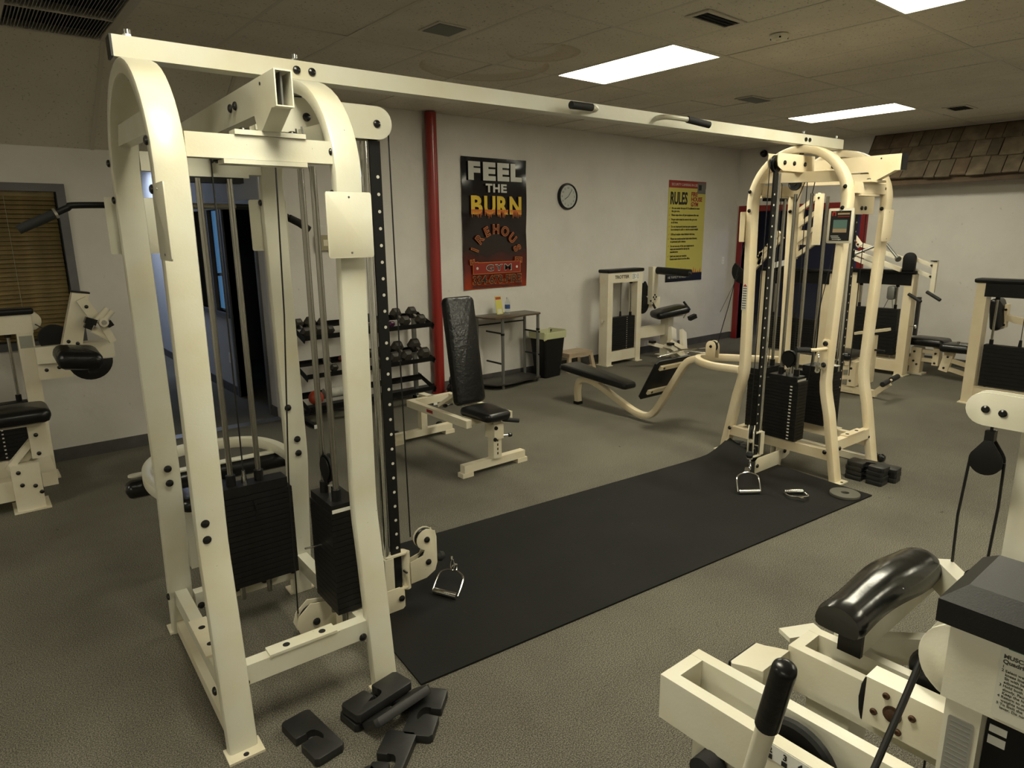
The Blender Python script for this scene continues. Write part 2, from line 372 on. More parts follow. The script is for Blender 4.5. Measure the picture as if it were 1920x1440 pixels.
# ---- troffer lights
M['diffuser'] = mat('lit_diffuser', (.9, .9, .9), .6, emis=LIGHT_COL, estr=LIGHT_PANEL)
def troffer(i, j, label):
    x0, y1 = GX+i*.61, GY-1.22*j; t = thing('ceiling_light', label, 'ceiling light', (x0+.305, y1-.61, CEIL), group='recessed fluorescent ceiling lights')
    f = MB(); a, b = .293, .598
    for q in ((-a, a, -b, -b+.018), (-a, a, b-.018, b), (-a, -a+.018, -b+.018, b-.018), (a-.018, a, -b+.018, b-.018)): f.box(q[0], q[1], q[2], q[3], -.004, .05, .002)
    f.build('light_frame', M['cream'], t, smooth=False)
    MB().box(-a+.018, a-.018, -b+.018, b-.018, .002, .008).build('diffuser', M['diffuser'], t, smooth=False)
LL = {(4, 0): 'lit rectangular ceiling light panel nearest the wall clock', (10, 0): 'lit ceiling light panel farthest away, above the far pulley tower', (4, 2): 'lit ceiling light panel cut by the top edge at upper right'}
for k, (i, j) in enumerate(LIGHTS): troffer(i, j, LL.get((i, j), {(10, 4): 'ceiling light panel beyond the top right corner of the view', (-8, 0): 'added fill light panel left of the window, outside the view', (-8, 4): 'added fill light panel in the rear left corner behind the viewer', (-2, 2): 'ceiling light panel just behind and above the viewer', (4, 4): 'ceiling light panel behind the viewer over the near machine row'}.get((i, j))))
# ---- return grille, vents, detector
def grille():
    x0, x1, y0, y1 = GX-1.22+.012, GX-.61-.012, 4.3556+.01, SY-.01
    t = thing('return_air_grille', 'large dark slatted air grille in the upper left ceiling corner', 'vent', ((x0+x1)/2, (y0+y1)/2, CEIL))
    a, b = (x1-x0)/2, (y1-y0)/2
    MB().box(-a, a, -b, b, .045, .05).build('backing', M['dark'], t, smooth=False)
    f = MB(); w_ = .028
    for q in ((-a, a, -b, -b+w_), (-a, a, b-w_, b), (-a, -a+w_, -b+w_, b-w_), (a-w_, a, -b+w_, b-w_), (-a+w_, a-w_, -.006, .006)): f.box(*q, -.006, .045, .002)
    f.build('grille_frame', M['grid'], t, smooth=False)
    me = None; n = 30
    for k in range(n):
        xx = -a+w_+(2*a-2*w_)*(k+.5)/n
        for yc in (-b/2, b/2):
            if me is None:
                s0 = MB().hexa([(-.010, -b/2+w_/2-.004, 0), (-.006, -b/2+w_/2-.004, 0), (-.006, b/2-w_/2+.004, 0), (-.010, b/2-w_/2+.004, 0), (.004, -b/2+w_/2-.004, .02), (.006, -b/2+w_/2-.004, .02), (.006, b/2-w_/2+.004, .02), (.004, b/2-w_/2+.004, .02)]).build('grille_slat', mat('slat_metal', (.26, .26, .26), .5), t, smooth=False)
                me = s0
            else: s0 = copy(me, t)
            s0.location = (xx, yc, 0)
grille()
def vent(x, y, a, b, label, name='ceiling_vent'):
    t = thing(name, label, 'vent', (x, y, CEIL-.001), group=None)
    f = MB(); w_ = .03
    for q in ((-a, a, -b, -b+w_), (-a, a, b-w_, b), (-a, -a+w_, -b+w_, b-w_), (a-w_, a, -b+w_, b-w_)): f.box(*q, -.008, .0, .003)
    f.build('vent_frame', M['grid'], t, smooth=False)
    MB().box(-a+w_, a-w_, -b+w_, b-w_, -.003, .0).build('backing', M['dark'], t, smooth=False)
    n = max(2, int((2*b-2*w_)/.03)); 
    for k in range(n):
        yy = -b+w_+(2*b-2*w_)*(k+.5)/n
        MB().hexa([(-a+w_, yy-.006, -.010), (a-w_, yy-.006, -.010), (a-w_, yy-.004, -.010), (-a+w_, yy-.004, -.010), (-a+w_, yy+.004, -.003), (a-w_, yy+.004, -.003), (a-w_, yy+.006, -.003), (-a+w_, yy+.006, -.003)]).build('vent_slat', M['black_plastic'], t, smooth=False)
vent(3.80, 2.645, .20, .085, 'slotted dark supply vent beside the round detector on the ceiling')
vent(8.60, 2.85, .17, .12, 'small dark supply vent near the shingle awning')
def grey_panel(x, y, a, b, label):
    t = thing('ceiling_vent', label, 'vent', (x, y, CEIL-.001))
    MB().box(-a, a, -b, b, -.006, 0, .002).build('vent_frame', M['grid'], t, smooth=False)
    MB().box(-a+.02, a-.02, -b+.02, b-.02, -.009, -.006).build('vent_plate', mat('grey_vent_mesh', (.15, .155, .15), .7), t, smooth=False)
grey_panel(2.60, 3.82, .12, .12, 'square grey mesh vent between dark tile seams, upper centre')
grey_panel(6.35, 3.93, .19, .10, 'faint grey mesh vent beyond the middle ceiling light')
t = thing('smoke_detector', 'round white detector on the ceiling near the slotted vent', 'smoke detector', (4.43, 2.587, CEIL))
MB().lathe([(.0, -.002), (.062, -.002), (.062, -.012), (.05, -.03), (.04, -.034), (0, -.034)], (0, 0, 0)).build('housing', M['cream'], t)
MB().lathe([(.0, -.034), (.022, -.034), (.02, -.042), (0, -.043)], (0, 0, 0)).build('sensor_cap', M['cream2'], t)
for a in range(4):
    MB().box(.040, .056, -.006, .006, -.030, -.018).build('slot', M['dark'], t, smooth=False).rotation_euler = (0, 0, a*PI/2+.6)
t = thing('security_camera', 'small black dome camera high on the wall by the corner', 'camera', (CX-.0, 6.02, 2.98))
MB().lathe([(.0, 0), (.055, 0), (.055, .02), (.05, .03), (0, .03)], (0, 0, 0), (-1, 0, 0)).build('base', M['black_plastic'], t)
MB().lathe([(.045, .03), (.045, .045), (.035, .07), (.018, .085), (0, .088)], (0, 0, 0), (-1, 0, 0)).build('dome', mat('smoked_dome', (.004, .004, .004), .08), t)
# ---- red column
col_t = thing('support_column', 'dark red round pipe column against the wall beside the dumbbells', 'column', (4.125, YW-.075, 0))
MB().cyl((0, 0, .01), (0, 0, CEIL-.01), .062, n=28).build('pipe', M['red'], col_t)
MB().lathe([(0, 0), (.085, 0), (.085, .01), (.062, .014)], (0, 0, 0)).build('base_flange', M['red'], col_t)
# ---- window 1 with wooden blinds
win = struct('window_1', MB().box(W0-.0, W1, YW-.018, YW+.10, WZ1-.06, WZ1, .004).box(W0, W1, YW-.018, YW+.10, WZ0, WZ0+.06, .004).box(W0, W0+.06, YW-.018, YW+.10, WZ0+.06, WZ1-.06, .004).box(W1-.06, W1, YW-.018, YW+.10, WZ0+.06, WZ1-.06, .004), M['trimgrey'], label='grey framed window with closed brown blinds')
def mat_glass():
    m_ = mat('window_glass', (.9, .95, .93), .02); b = m_.node_tree.nodes['Principled BSDF']
    b.inputs['Transmission Weight'].default_value = 1; b.inputs['IOR'].default_value = 1.15; return m_
M['glass'] = mat_glass()
MB().box(W0+.06, W1-.06, YW+.015, YW+.019, WZ0+.06, WZ1-.06).build('pane', M['glass'], win, smooth=False)
bl = thing('window_blind', 'closed brown wooden slat blind behind the left window', 'blind', ((W0+W1)/2, YW+.07, WZ1-.06))
M['slat'] = mat('brown_slat', (.40, .26, .115), .5, var=.35, vscale=9, bump=.05, bscale=60)
hw = (W1-W0)/2-.07; me = None
k = 0; zz = -.05
while zz > -(WZ1-WZ0-.16):
    if me is None: me = MB().hexa([(-hw, -.015, -.014), (hw, -.015, -.014), (hw, -.013, -.016), (-hw, -.013, -.016), (-hw, .013, .015), (hw, .013, .015), (hw, .015, .013), (-hw, .015, .013)]).build('blind_slat', M['slat'], bl, smooth=False); s0 = me
    else: s0 = copy(me, bl)
    s0.location = (0, 0, zz); s0.rotation_euler = (R(random.uniform(-4, 4)), 0, 0); zz -= .034
MB().box(-hw, hw, -.02, .02, -.035, 0, .004).build('head_rail', M['slat'], bl)
MB().box(-hw, hw, -.013, .013, zz-.005, zz+.012, .003).build('bottom_rail', M['slat'], bl)
for x in (-hw*.6, 0, hw*.62): MB().cyl((x, -.014, 0), (x, -.014, zz), .0014, n=6).build('ladder_cord', M['cream2'], bl)
struct('wall_outside', MB().box(W0-.2, W1+.1, YW+.25, YW+.28, .7, 2.6), mat('night_outside', (.03, .03, .04), .9))
# ---- hall beyond the opening
HX = 2.30
mb = MB()
Da, Db = 6.78, 7.72; Wa, Wb, Wz0, Wz1 = 7.80, 9.0, .95, 2.14
mb.box(HX, HX+.12, Y2, Da, 0, 2.9); mb.box(HX, HX+.12, Da, Db, 2.10, 2.9); mb.box(HX, HX+.12, Db, Wa, 0, 2.9)
mb.box(HX, HX+.12, Wa, Wb, 0, Wz0); mb.box(HX, HX+.12, Wa, Wb, Wz1, 2.9); mb.box(HX, HX+.12, Wb, 13, 0, 2.9)
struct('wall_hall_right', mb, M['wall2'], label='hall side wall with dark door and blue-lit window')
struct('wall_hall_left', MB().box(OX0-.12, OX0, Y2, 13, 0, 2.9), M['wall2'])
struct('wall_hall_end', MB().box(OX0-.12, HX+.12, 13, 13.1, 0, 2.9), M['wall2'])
struct('ceiling_hall', MB().box(OX0-.12, HX+.12, Y2, 13.1, 2.75, 2.9), M['tile'])
struct('baseboard_hall', MB().box(HX-.012, HX, Y2, Da-.06, 0, bz, .003).box(HX-.012, HX, Db+.06, 13, 0, bz, .003), M['base'])
d2 = struct('door_2', MB().box(HX-.02, HX+.14, Da-.05, Da, 0, 2.15, .004).box(HX-.02, HX+.14, Db, Db+.05, 0, 2.15, .004).box(HX-.02, HX+.14, Da, Db, 2.10, 2.15, .004), M['trimgrey'], label='grey door frame of the dark room off the hall')
w2 = struct('window_2', MB().box(HX-.02, HX+.12, Wa, Wa+.05, Wz0, Wz1, .003).box(HX-.02, HX+.12, Wb-.05, Wb, Wz0, Wz1, .003).box(HX-.03, HX+.12, Wa-.03, Wb+.03, Wz0-.05, Wz0, .003).box(HX-.02, HX+.12, Wa+.05, Wb-.05, Wz1-.05, Wz1, .003).box(HX-.005, HX+.05, Wa+.50, Wa+.54, Wz0, Wz1-.05, .002), M['trimgrey'], label='hall window with wooden sill')
MB().box(HX+.03, HX+.036, Wa+.05, Wb-.05, Wz0, Wz1-.05).build('pane', M['glass'], w2, smooth=False)
# dark office beyond door and window
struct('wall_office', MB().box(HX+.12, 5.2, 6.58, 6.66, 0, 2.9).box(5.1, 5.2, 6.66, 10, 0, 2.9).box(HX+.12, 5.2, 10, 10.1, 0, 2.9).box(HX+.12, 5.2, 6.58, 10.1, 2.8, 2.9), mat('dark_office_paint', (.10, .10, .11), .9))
M['blueglow'] = mat('blue_lit_blind', (.1, .2, .3), .5, emis=(.10, .26, .50), estr=.55)
t = thing('office_window', 'bluish lit window glimpsed through the hall window', 'window', (3.2, 9.98, 1.5))
MB().box(-.42, -.20, -.01, .01, -.9, .75).build('lit_pane', M['blueglow'], t, smooth=False)
MB().box(-.47, -.15, -.03, .0, -.95, -.90, .004).box(-.47, -.15, -.03, 0, .75, .80, .004).box(-.47, -.42, -.03, 0, -.9, .75, .004).box(-.20, -.15, -.03, 0, -.9, .75, .004).box(-.42, -.20, -.03, 0, -.25, -.21, .004).build('window_frame', M['trimgrey'], t, smooth=False)
ld = bpy.data.lights.new('hall_fill', 'AREA'); ld.energy = 26; ld.color = (.62, .74, 1.0); ld.size = .9; lo = bpy.data.objects.new('hall_fill', ld); col.objects.link(lo); lo.location = (1.7, 10.6, 2.70)  # added bluish area light, stands in for window daylight in the hall
t = thing('hall_fill_panel', 'added cool white glowing panel down the hall, standing in for daylight', 'ceiling light', (1.7, 10.6, 2.75))  # added glowing panel, goes with the bluish hall fill
MB().box(-.45, .45, -.45, .45, -.02, 0, .004).build('light_frame', M['white'], t, smooth=False)
MB().box(-.42, .42, -.42, .42, -.026, -.02).build('diffuser', mat('cool_fill_glow', (.9, .9, .9), .5, emis=(.7, .8, 1), estr=3), t, smooth=False)
t = thing('light_switch_box', 'small beige control box on wall above the dumbbell rack', 'control box', (2.87, YW, 1.73))
MB().box(-.095, .095, -.045, 0, -.075, .075, .006).build('cover', mat('aged_beige_plastic', (.30, .26, .15), .5), t)
MB().box(-.03, .03, -.050, -.045, -.03, .03, .002).build('dial_plate', M['cream2'], t)
def outlet(x, y, z, n, label):
    t = thing('wall_outlet', label, 'outlet', (x, y, z), rz={'y': 0, 'x': -PI/2, '-x': PI/2}[n])
    MB().box(-.035, .035, -.006, 0, -.058, .058, .002).build('cover_plate', M['white'], t)
    for zz in (-.022, .022): MB().box(-.014, .014, -.008, -.006, zz-.012, zz+.012, .001).build('socket', M['cream2'], t)
outlet(2.30, 7.99, .42, 'x', 'white outlet low on the hall side wall')
outlet(9.80, YW, 1.32, 'y', 'white outlet on the wall between rules poster and red doorway')
# ---- red doorway, lilac room beyond
fw = .09
d1 = struct('door_1', MB().box(CX-.03, CX+.15, DY1, DY1+fw, 0, DZ+fw, .004).box(CX-.03, CX+.15, DY0-fw, DY0, 0, DZ+fw, .004).box(CX-.03, CX+.15, DY0, DY1, DZ, DZ+fw, .004), mat('red_trim_paint', (.20, .012, .012), .4, bump=.05, bscale=20), label='red painted frame around the wide doorway')
M['lilac'] = mat('lilac_panelling', (.16, .135, .20), .6, bump=.1, bscale=30, var=.12, vscale=3)
lw = struct('wall_beyond', MB().box(CX+3.4, CX+3.5, 1, 9, 0, 3.0).box(CX+.13, CX+3.4, 1, 1.1, 0, 3.0).box(CX+.13, CX+3.4, 8.9, 9, 0, 3.0).box(CX+.13, CX+3.4, 1, 9, 3.0, 3.1), mat('grey_beyond', (.10, .10, .12), .8))
for k in range(26):
    y = 2.2+k*.16
    MB().box(CX+3.38, CX+3.4, y+.004, y+.156, .08, 2.9, .003).build('wall_panel', M['lilac'], lw, smooth=False)
t = thing('framed_picture', 'framed picture on the lilac wall seen through the red doorway', 'picture', (CX+3.37, 5.35, 1.75))
MB().box(-.02, 0, -.22, .22, -.32, .32, .004).build('picture_frame', M['black_plastic'], t)
MB().box(-.024, -.02, -.18, .18, -.28, .28).build('print', mat('grey_print', (.22, .21, .20), .6, var=.6, vscale=14), t, smooth=False)
t = thing('glass_door', 'blue daylit glass door glimpsed through the far tower', 'door', (CX+3.36, 4.50, 0))
MB().box(-.02, 0, -.28, .28, .15, 2.15).build('lit_pane', mat('blue_daylight', (.1, .15, .3), .5, emis=(.22, .38, .95), estr=1.0), t, smooth=False)
MB().box(-.04, 0, -.36, -.28, 0, 2.25, .004).box(-.04, 0, .28, .36, 0, 2.25, .004).box(-.04, 0, -.28, .28, 2.15, 2.25, .004).box(-.04, 0, -.28, .28, 0, .15, .004).build('door_frame', M['silver'], t)
ld = bpy.data.lights.new('beyond_lamp', 'AREA'); ld.energy = 22; ld.color = (.75, .75, 1.0); ld.size = 1.0; lo = bpy.data.objects.new('beyond_lamp', ld); col.objects.link(lo); lo.location = (CX+1.8, 4.6, 2.94)
# ---- shingle awning
aw = thing('shingle_awning', 'brown wooden shingle awning along the top of the far wall', 'awning', (CX-.004, 4.35, CEIL-.004))
tx, tz, bx, bz2 = 0.0, -.005, -.39, -.62       # slope in (x, z), local
d_ = Vector((bx-tx, 0, bz2-tz)); L_ = d_.length; d_.normalize(); nrm = Vector((d_.z, 0, -d_.x)); nrm = nrm if nrm.x < 0 else -nrm
yend = -5.9
mb = MB().hexa([(0, yend, tz-.02), (0, 0, tz-.02), (bx+.03, 0, bz2+.02), (bx+.03, yend, bz2+.02), (-.005, yend, tz), (-.005, 0, tz), (bx+.02, 0, bz2+.03), (bx+.02, yend, bz2+.03)])
mb.build('sheathing', mat('awning_board', (.055, .038, .022), .8), aw, smooth=False)
MB().box(bx+.05, -.002, yend, 0, bz2-.01, bz2+.0, .0).build('soffit_board', mat('soffit_wood', (.09, .06, .035), .8), aw, smooth=False)
MB().bar((bx+.05, 0, bz2-.04), (bx+.05, yend, bz2-.04), .03, .09, bev=.004).build('fascia_board', mat('fascia_wood', (.11, .065, .03), .7, var=.6, vscale=2.5, bump=.2, bscale=30), aw, smooth=False)
M['shing'] = [mat('shingle_wood_%s' % n, c, .8, bump=.35, bscale=16, var=.45, vscale=7) for n, c in (('dark', (.15, .115, .075)), ('tan', (.20, .155, .10)), ('brown', (.17, .12, .075)))]
for r_ in range(3):
    y = 0.0-random.uniform(0, .04)
    while y > yend:
        wd = random.choice((.13, .17, .20, .24, .28)); s_ = L_*(r_)/3; e_ = L_*(r_+1)/3+random.uniform(.0, .022)+(.0 if r_ < 2 else .015)
        y2 = y-wd+random.uniform(.006, .014)
        A = Vector((tx, 0, tz))
        def q(s, y, h): p = A+d_*s+nrm*h; return (p.x, y, p.z)
        h0, h1 = .006, .032
        if r_ == 0: s_ = .02
        P = [q(s_, y2, h0-.004), q(s_, y, h0-.004), q(e_, y, h1-.012), q(e_+random.uniform(-.004, .004), y2, h1-.012), q(s_, y2, h0+.006), q(s_, y, h0+.006), q(e_, y, h1+.008), q(e_+random.uniform(-.004, .004), y2, h1+.008)]
        MB().hexa(P, .0015, 1).build('shingle', random.choice(M['shing']), aw, smooth=False)
        y -= wd
# ------------------------------------------------------------------ cable crossover machine
MX, MY, MTH = .8442, 2.7004, -.0364
DX = 4.2331
mach = thing('cable_crossover_machine', 'white cable crossover machine: two pulley towers joined by an overhead beam', 'exercise machine', (MX, MY, 0), MTH)
HU, HV, ZB = .335, .504, 2.471
bolt_me = MB().lathe([(0, 0), (.015, 0), (.0165, .003), (.014, .009), (.008, .0125), (0, .0135)], (0, 0, 0), n=12).build('bolt', M['bolt'], mach)
bolt_me['label'] = 'black domed bolt cap'
_first = [True]
def bolt(p, n, parent=None, s=1.0):
    global bolt_me
    parent = parent or mach
    b = bolt_me if _first[0] else copy(bolt_me, parent)
    _first[0] = False
    b.parent = parent; b.location = p; b.rotation_euler = Vector(n).to_track_quat('Z', 'Y').to_euler(); b.scale = (s, s, s*.9); return b
hole_me = None
def hole(p, n, parent, s=1.0, m_='dark'):
    global hole_me
    if hole_me is None: hole_me = MB().cyl((0, 0, -.001), (0, 0, .0008), .009, n=12).build('bolt_hole', M['dark'], parent); h = hole_me
    else: h = copy(hole_me, parent)
    h.parent = parent; h.location = p; h.rotation_euler = Vector(n).to_track_quat('Z', 'Y').to_euler(); h.scale = (s, s, 1); return h
PW, PT = .100, .052        # post width (along u), depth (in the bend plane)
def arch(u, matn='cream', k=1.0):
    half = [(.478, 0), (.412, .52), (.396, .63), (.384, .70), (.378, .77), (.378, .85), (.408, 1.92)] if k == 1 else [(.478, 0), (.385, .50), (.362, .59), (.346, .66), (.338, .73), (.338, .82), (.363, 1.92)]
    lo = [Vector((u, a, b)) for a, b in half]
    arc = [Vector((u, .41*k*math.cos(R(t)), 2.01+.365*math.sin(R(t)))) for t in range(3, 90, 8)]
    right = lo+arc
    left = [Vector((p.x, -p.y, p.z)) for p in right[::-1]]
    return MB().sweep(right+[Vector((u, 0, 2.375))]+left, (1, 0, 0), PW, PT, .010).build('arch_frame', M[matn], mach)
plate_mes = {}
def stack(c, du, dv, n, z0, t, top=True, pin=None, holes=None, pitch=None, label=None, lab=None):
    """n weight plates of thickness t, size du x dv, centred at c=(u,v)"""
    key = (du, dv, t); pitch = pitch or t+.0022
    for k in range(n):
        if key not in plate_mes:
            p = MB().box(-du/2, du/2, -dv/2, dv/2, 0, t, .003, 1).build('weight_plate', M['iron'], mach); plate_mes[key] = p
        else: p = copy(plate_mes[key], mach)
        p.location = (c[0], c[1], z0+k*pitch)
    zt = z0+n*pitch
    if top:
        s = MB().box(c[0]-du/2*.92, c[0]+du/2*.92, c[1]-dv/2*.86, c[1]+dv/2*.86, zt, zt+.045, .003, 1).build('top_plate', M['iron'], mach)
    return zt+.045
def rod(u, v, z0, z1, r=.0125, sleeve=True):
    o = MB().cyl((u, v, z0), (u, v, z1), r, n=16).build('guide_rod', M['rod'], mach)
    return o
def sleeve(u, v, z, h=.05):
    return MB().cyl((u, v, z), (u, v, z+h), .021, n=16).build('bushing', M['black_plastic'], mach)
def cable(pts, r=.0034, name='cable'):
    return MB().tube(pts, r, 8).build(name, M['cable'], mach)
def pulley(c, axis, r=.056, t=.022, name='pulley', parent=None):
    a = Vector(axis).normalized()
    return MB().lathe([(0, -t/2), (r*.3, -t/2), (r*.35, -t*.3), (r*.8, -t*.3), (r*.88, -t/2), (r, -t/2), (r, -t*.35), (r*.88, 0), (r, t*.35), (r, t/2), (r*.88, t/2), (r*.8, t*.3), (r*.35, t*.3), (r*.3, t/2), (0, t/2)], c, a, 28).build(name, M['black_plastic'], parent or mach)
def rail(p1, p2, w=.05, h=.076, m_='cream', name='cross_rail', up=(0, 0, 1)):
    return MB().bar(p1, p2, w, h, up, .006).build(name, M[m_], mach)

def tower(uc, sg, m_):
    """uc: centre, sg=+1 near tower (column on +u side), -1 far tower (column on -u side)"""
    X = lambda u: uc+sg*u
    K = 1.0 if sg > 0 else .89
    a1 = arch(X(-HU+PW/2), m_, K); a2 = arch(X(HU-PW/2), m_, K)
    # feet
    for s in (-1, 1):
        for q in (-1, 1):
            u, v = X(s*(HU-PW/2)), q*.492
            MB().box(u-.062, u+.062, v-.052 if q < 0 else v-.035, v+.035 if q < 0 else v+.052, 0, .009, .002).build('foot_plate', M['worn'], mach)
            MB().cyl((u+.0, v+q*.035, .009), (u, v+q*.035, .0105), .010, n=12).build('foot_hole', M['dark'], mach)
    # upper rails
    rail((X(-.235), -.392*K, 2.097), (X(.235), -.392*K, 2.097), .05, .074, m_); rail((X(-.235), .392*K, 2.112), (X(.235), .392*K, 2.112), .05, .074, m_)
    MB().box(min(X(-.13), X(.14)), max(X(-.13), X(.14)), -.43*K, -.36*K, 2.044, 2.058, .003).build('mounting_plate', M[m_], mach)
    MB().box(min(X(-.15), X(.17)), max(X(-.15), X(.17)), .33, .42, 2.058, 2.072, .003).build('mounting_plate', M[m_], mach)
    MB().box(min(X(-.10), X(.14)), max(X(-.10), X(.14)), .31, .38, 2.035, 2.057, .003).build('rod_bracket', M['black_plastic'], mach)
    for u in (-HU+PW/2, HU-PW/2):
        rail((X(u), -.345*K, 2.175), (X(u), .345*K, 2.195), .045, .072, m_)
        rail((X(u), -.45, .19), (X(u), .45, .19), .05, .075, m_)
        for q in (-1, 1):
            bolt((X(u)-.052, q*.41*K, 2.10), (-1, 0, 0), s=.9); bolt((X(u)-.052, q*.405*K, 1.96), (-1, 0, 0), s=.9)
            bolt((X(u)-.052, q*.405, .22), (-1, 0, 0)); 
    if sg > 0:
        for z in (.86, .80): bolt((X(-HU+PW/2-.02), -.398, z), (0, -1, 0))
        for u in (-HU+PW/2, HU-PW/2):
            for z in (.755, .69): hole((X(u), -.399-(.755-z)*.15, z), (0, -1, -.15), mach)
        for u in (-HU+PW/2,):
            for z in (.84, .775): bolt((X(u), .342, z), (0, -1, 0))
        bolt((X(HU-PW/2), .345, .86), (0, -1, 0)); bolt((X(HU-PW/2), .345, .79), (0, -1, 0)); bolt((X(HU-PW/2)-.03, .35, 1.02), (0, -1, 0))
    # floor bar on the outer side
    rail((X(-HU+PW/2-.01), -.46, .035), (X(-HU+PW/2-.01), .46, .035), .045, .055, 'worn')
    # lower front and back rails
    rail((X(-.24), -.425, .262), (X(.24), -.425, .262), .05, .078, m_, 'cross_rail')
    MB().box(min(X(-.15), X(.11)), max(X(-.15), X(.11)), -.455, -.395, .301, .311, .003).build('drilled_plate', M[m_], mach)
    for u in (-.08, .06): hole((X(u), -.425, .3115), (0, 0, 1), mach, 1.5, )
    rail((X(-.24), .375, .185), (X(.24), .375, .185), .05, .078, m_)
    MB().box(X(-HU+PW/2)-.035, X(-HU+PW/2)+.035, -.20, .10, .228, .238, .003).build('drilled_plate', M['worn'], mach)
    for v in (-.12, .02): hole((X(-HU+PW/2), v, .2385), (0, 0, 1), mach, 1.5)
    for u in (-.06, .07): bolt((X(u), .3495, .19), (0, -1, 0), s=1.15)
    bolt((X(-.22), .3495, .16), (0, -1, 0)); bolt((X(.21), .3495, .19), (0, -1, 0))
    bolt((X(.215), -.4505, .235), (0, -1, 0)); bolt((X(-.24), -.4505, .235), (0, -1, 0), s=.7)
    # lat arm: open rectangular tube above the upper rails
    fr, bk = (-.575, .82); z0, z1, hw = 2.205, 2.312, .028
    uo = .0
    if sg > 0: uo = .028
    else: bk = .30
    t = MB(); th = .004
    t.box(X(uo)-hw, X(uo)+hw, fr, bk, z0, z0+th).box(X(uo)-hw, X(uo)+hw, fr, bk, z1-th, z1).box(X(uo)-hw, X(uo)-hw+th, fr, bk, z0+th, z1-th).box(X(uo)+hw-th, X(uo)+hw, fr, bk, z0+th, z1-th)
    la = t.build('lat_arm', M[m_], mach, 'rectangular arm tube open at its front end' if sg > 0 else 'rectangular arm tube with black end cap', smooth=False)
    if sg > 0:
        MB().box(X(uo)-hw+th, X(uo)+hw-th, -.2, -.19, z0+th, z1-th).build('tube_core', M['dark'], la, smooth=False)
        MB().box(X(uo)-.003, X(uo)+.003, fr+.02, -.2, z0+th, z1-th).build('tube_web', M['silver'], la, smooth=False)
    else: MB().box(X(uo)-hw-.001, X(uo)+hw+.001, fr-.014, fr+.002, z0-.001, z1+.001, .003).build('end_cap', M['black_plastic'], la)
    for v in (-.165, -.105): bolt((X(uo)-hw-.001, v, 2.262), (-1, 0, 0), s=.95)
    hole((X(uo)-hw-.001, -.44, 2.29), (-1, 0, 0), mach, .6)
    # saddle bracket under the arm
    MB().hexa([(X(uo)-.03, -.43, 2.15), (X(uo)+.03, -.43, 2.15), (X(uo)+.03, -.39, 2.15), (X(uo)-.03, -.39, 2.15), (X(uo)-.03, -.54, 2.206), (X(uo)+.03, -.54, 2.206), (X(uo)+.03, -.36, 2.206), (X(uo)-.03, -.36, 2.206)], .003).build('gusset', M[m_], mach)
    MB().box(X(uo)-.115, X(uo)+.115, -.425, -.36, 2.135, 2.150, .003).build('saddle_plate', M[m_], mach)
    for q in (-.08, .08): bolt((X(uo)+q, -.395, 2.150), (0, 0, 1), s=.9)
    # lat arm pulleys at both ends
    for v in ((.76, .30) if sg > 0 else (.20,)): pulley((X(uo), v, 2.16), (1, 0, 0), .05)
    if sg > 0: MB().prism(rrect(.12, .13, .04), (X(uo)-.022, .76, 2.17), (0, 1, 0), (0, 0, 1), .005, .001).prism(rrect(.12, .13, .04), (X(uo)+.022, .76, 2.17), (0, 1, 0), (0, 0, 1), .005, .001).build('pulley_bracket', M[m_], mach)
    # crossover pulley housing, round outer end
    a0, a1 = .10, .605
    poly = [(a0, -.066), (a1, -.066)]+circ(.066, 12, a1, 0, -80, 90, True)+[(a0, .066)]
    if sg < 0: a0 = .17; poly = [(a0, -.058), (a1-.03, -.058)]+[(a1+.03, -.03), (a1+.04, 0), (a1+.04, .058)]+[(a0, .058)]
    poly = [(sg*x, y) for x, y in poly]
    for v in (-.036, .036):
        MB().prism(poly, (uc, v, 2.272), (1, 0, 0), (0, 0, 1), .006, .0015).build('housing_plate', M[m_], mach)
    pulley((X(.60), 0, 2.262), (0, 1, 0), .058); pulley((X(.25), 0, 2.262), (0, 1, 0), .055)
    for u in ((.60, .30, .17) if sg > 0 else (.56, .44, .30)): bolt((X(u), -.039, 2.268), (0, -1, 0))
    # column: perforated strip and chrome slide rod
    st = MB().box(min(X(.575), X(.625)), max(X(.575), X(.625)), -.010, .002, .10, 2.205, .001).build('perforated_column', M['strip'], mach, 'black steel column with a row of round holes')
    for k in range(25): 
        h = MB().cyl((X(.607), -.0108, .33+k*.072), (X(.607), -.0095, .33+k*.072), .0072, n=10).build('column_hole', M['tag'], st)
    MB().cyl((X(.553), 0, .06), (X(.553), 0, 2.20), .0165, n=20).build('slide_rod', M['chrome'], mach)
    MB().prism([(sg*x, y) for x, y in ((.27, -.03), (.60, -.03), (.625, -.01), (.625, .075), (.60, .10), (.27, .10))], (uc, -.030, .03), (1, 0, 0), (0, 0, 1), .006, .001).build('column_foot_plate', M['worn'], mach)
    bolt((X(.605), -.034, .070), (0, -1, 0))
    # stack along the back rail (lat) and stack beside the column arch
    zt = stack((X(.015), .30), .385, .105, 17, .235, .0235)
    for u in (-.045, .078): rod(X(u), .30, .15, 2.05); sleeve(X(u), .30, zt)
    MB().cyl((X(.012), .30, zt), (X(.012), .30, zt+.035), .013, n=14).cyl((X(.012), .30, zt+.035), (X(.012), .30, zt+.06), .008, n=12).build('stem_bolt', M['chrome'], mach)
    cable([(X(.012), .30, zt+.05), (X(.014), .30, 2.16), (X(.03), .33, 2.20)])
    vc = -.125 if sg > 0 else -.02
    zt2 = stack((X(.265), vc), .13, .24 if sg > 0 else .27, 18, .235, .0235, top=False)
    MB().box(X(.265)-.06, X(.265)+.06, vc-.115, vc+.115, zt2-.045, zt2-.012, .003, 1).build('top_plate', M['iron'], mach)
    zt2 -= .012
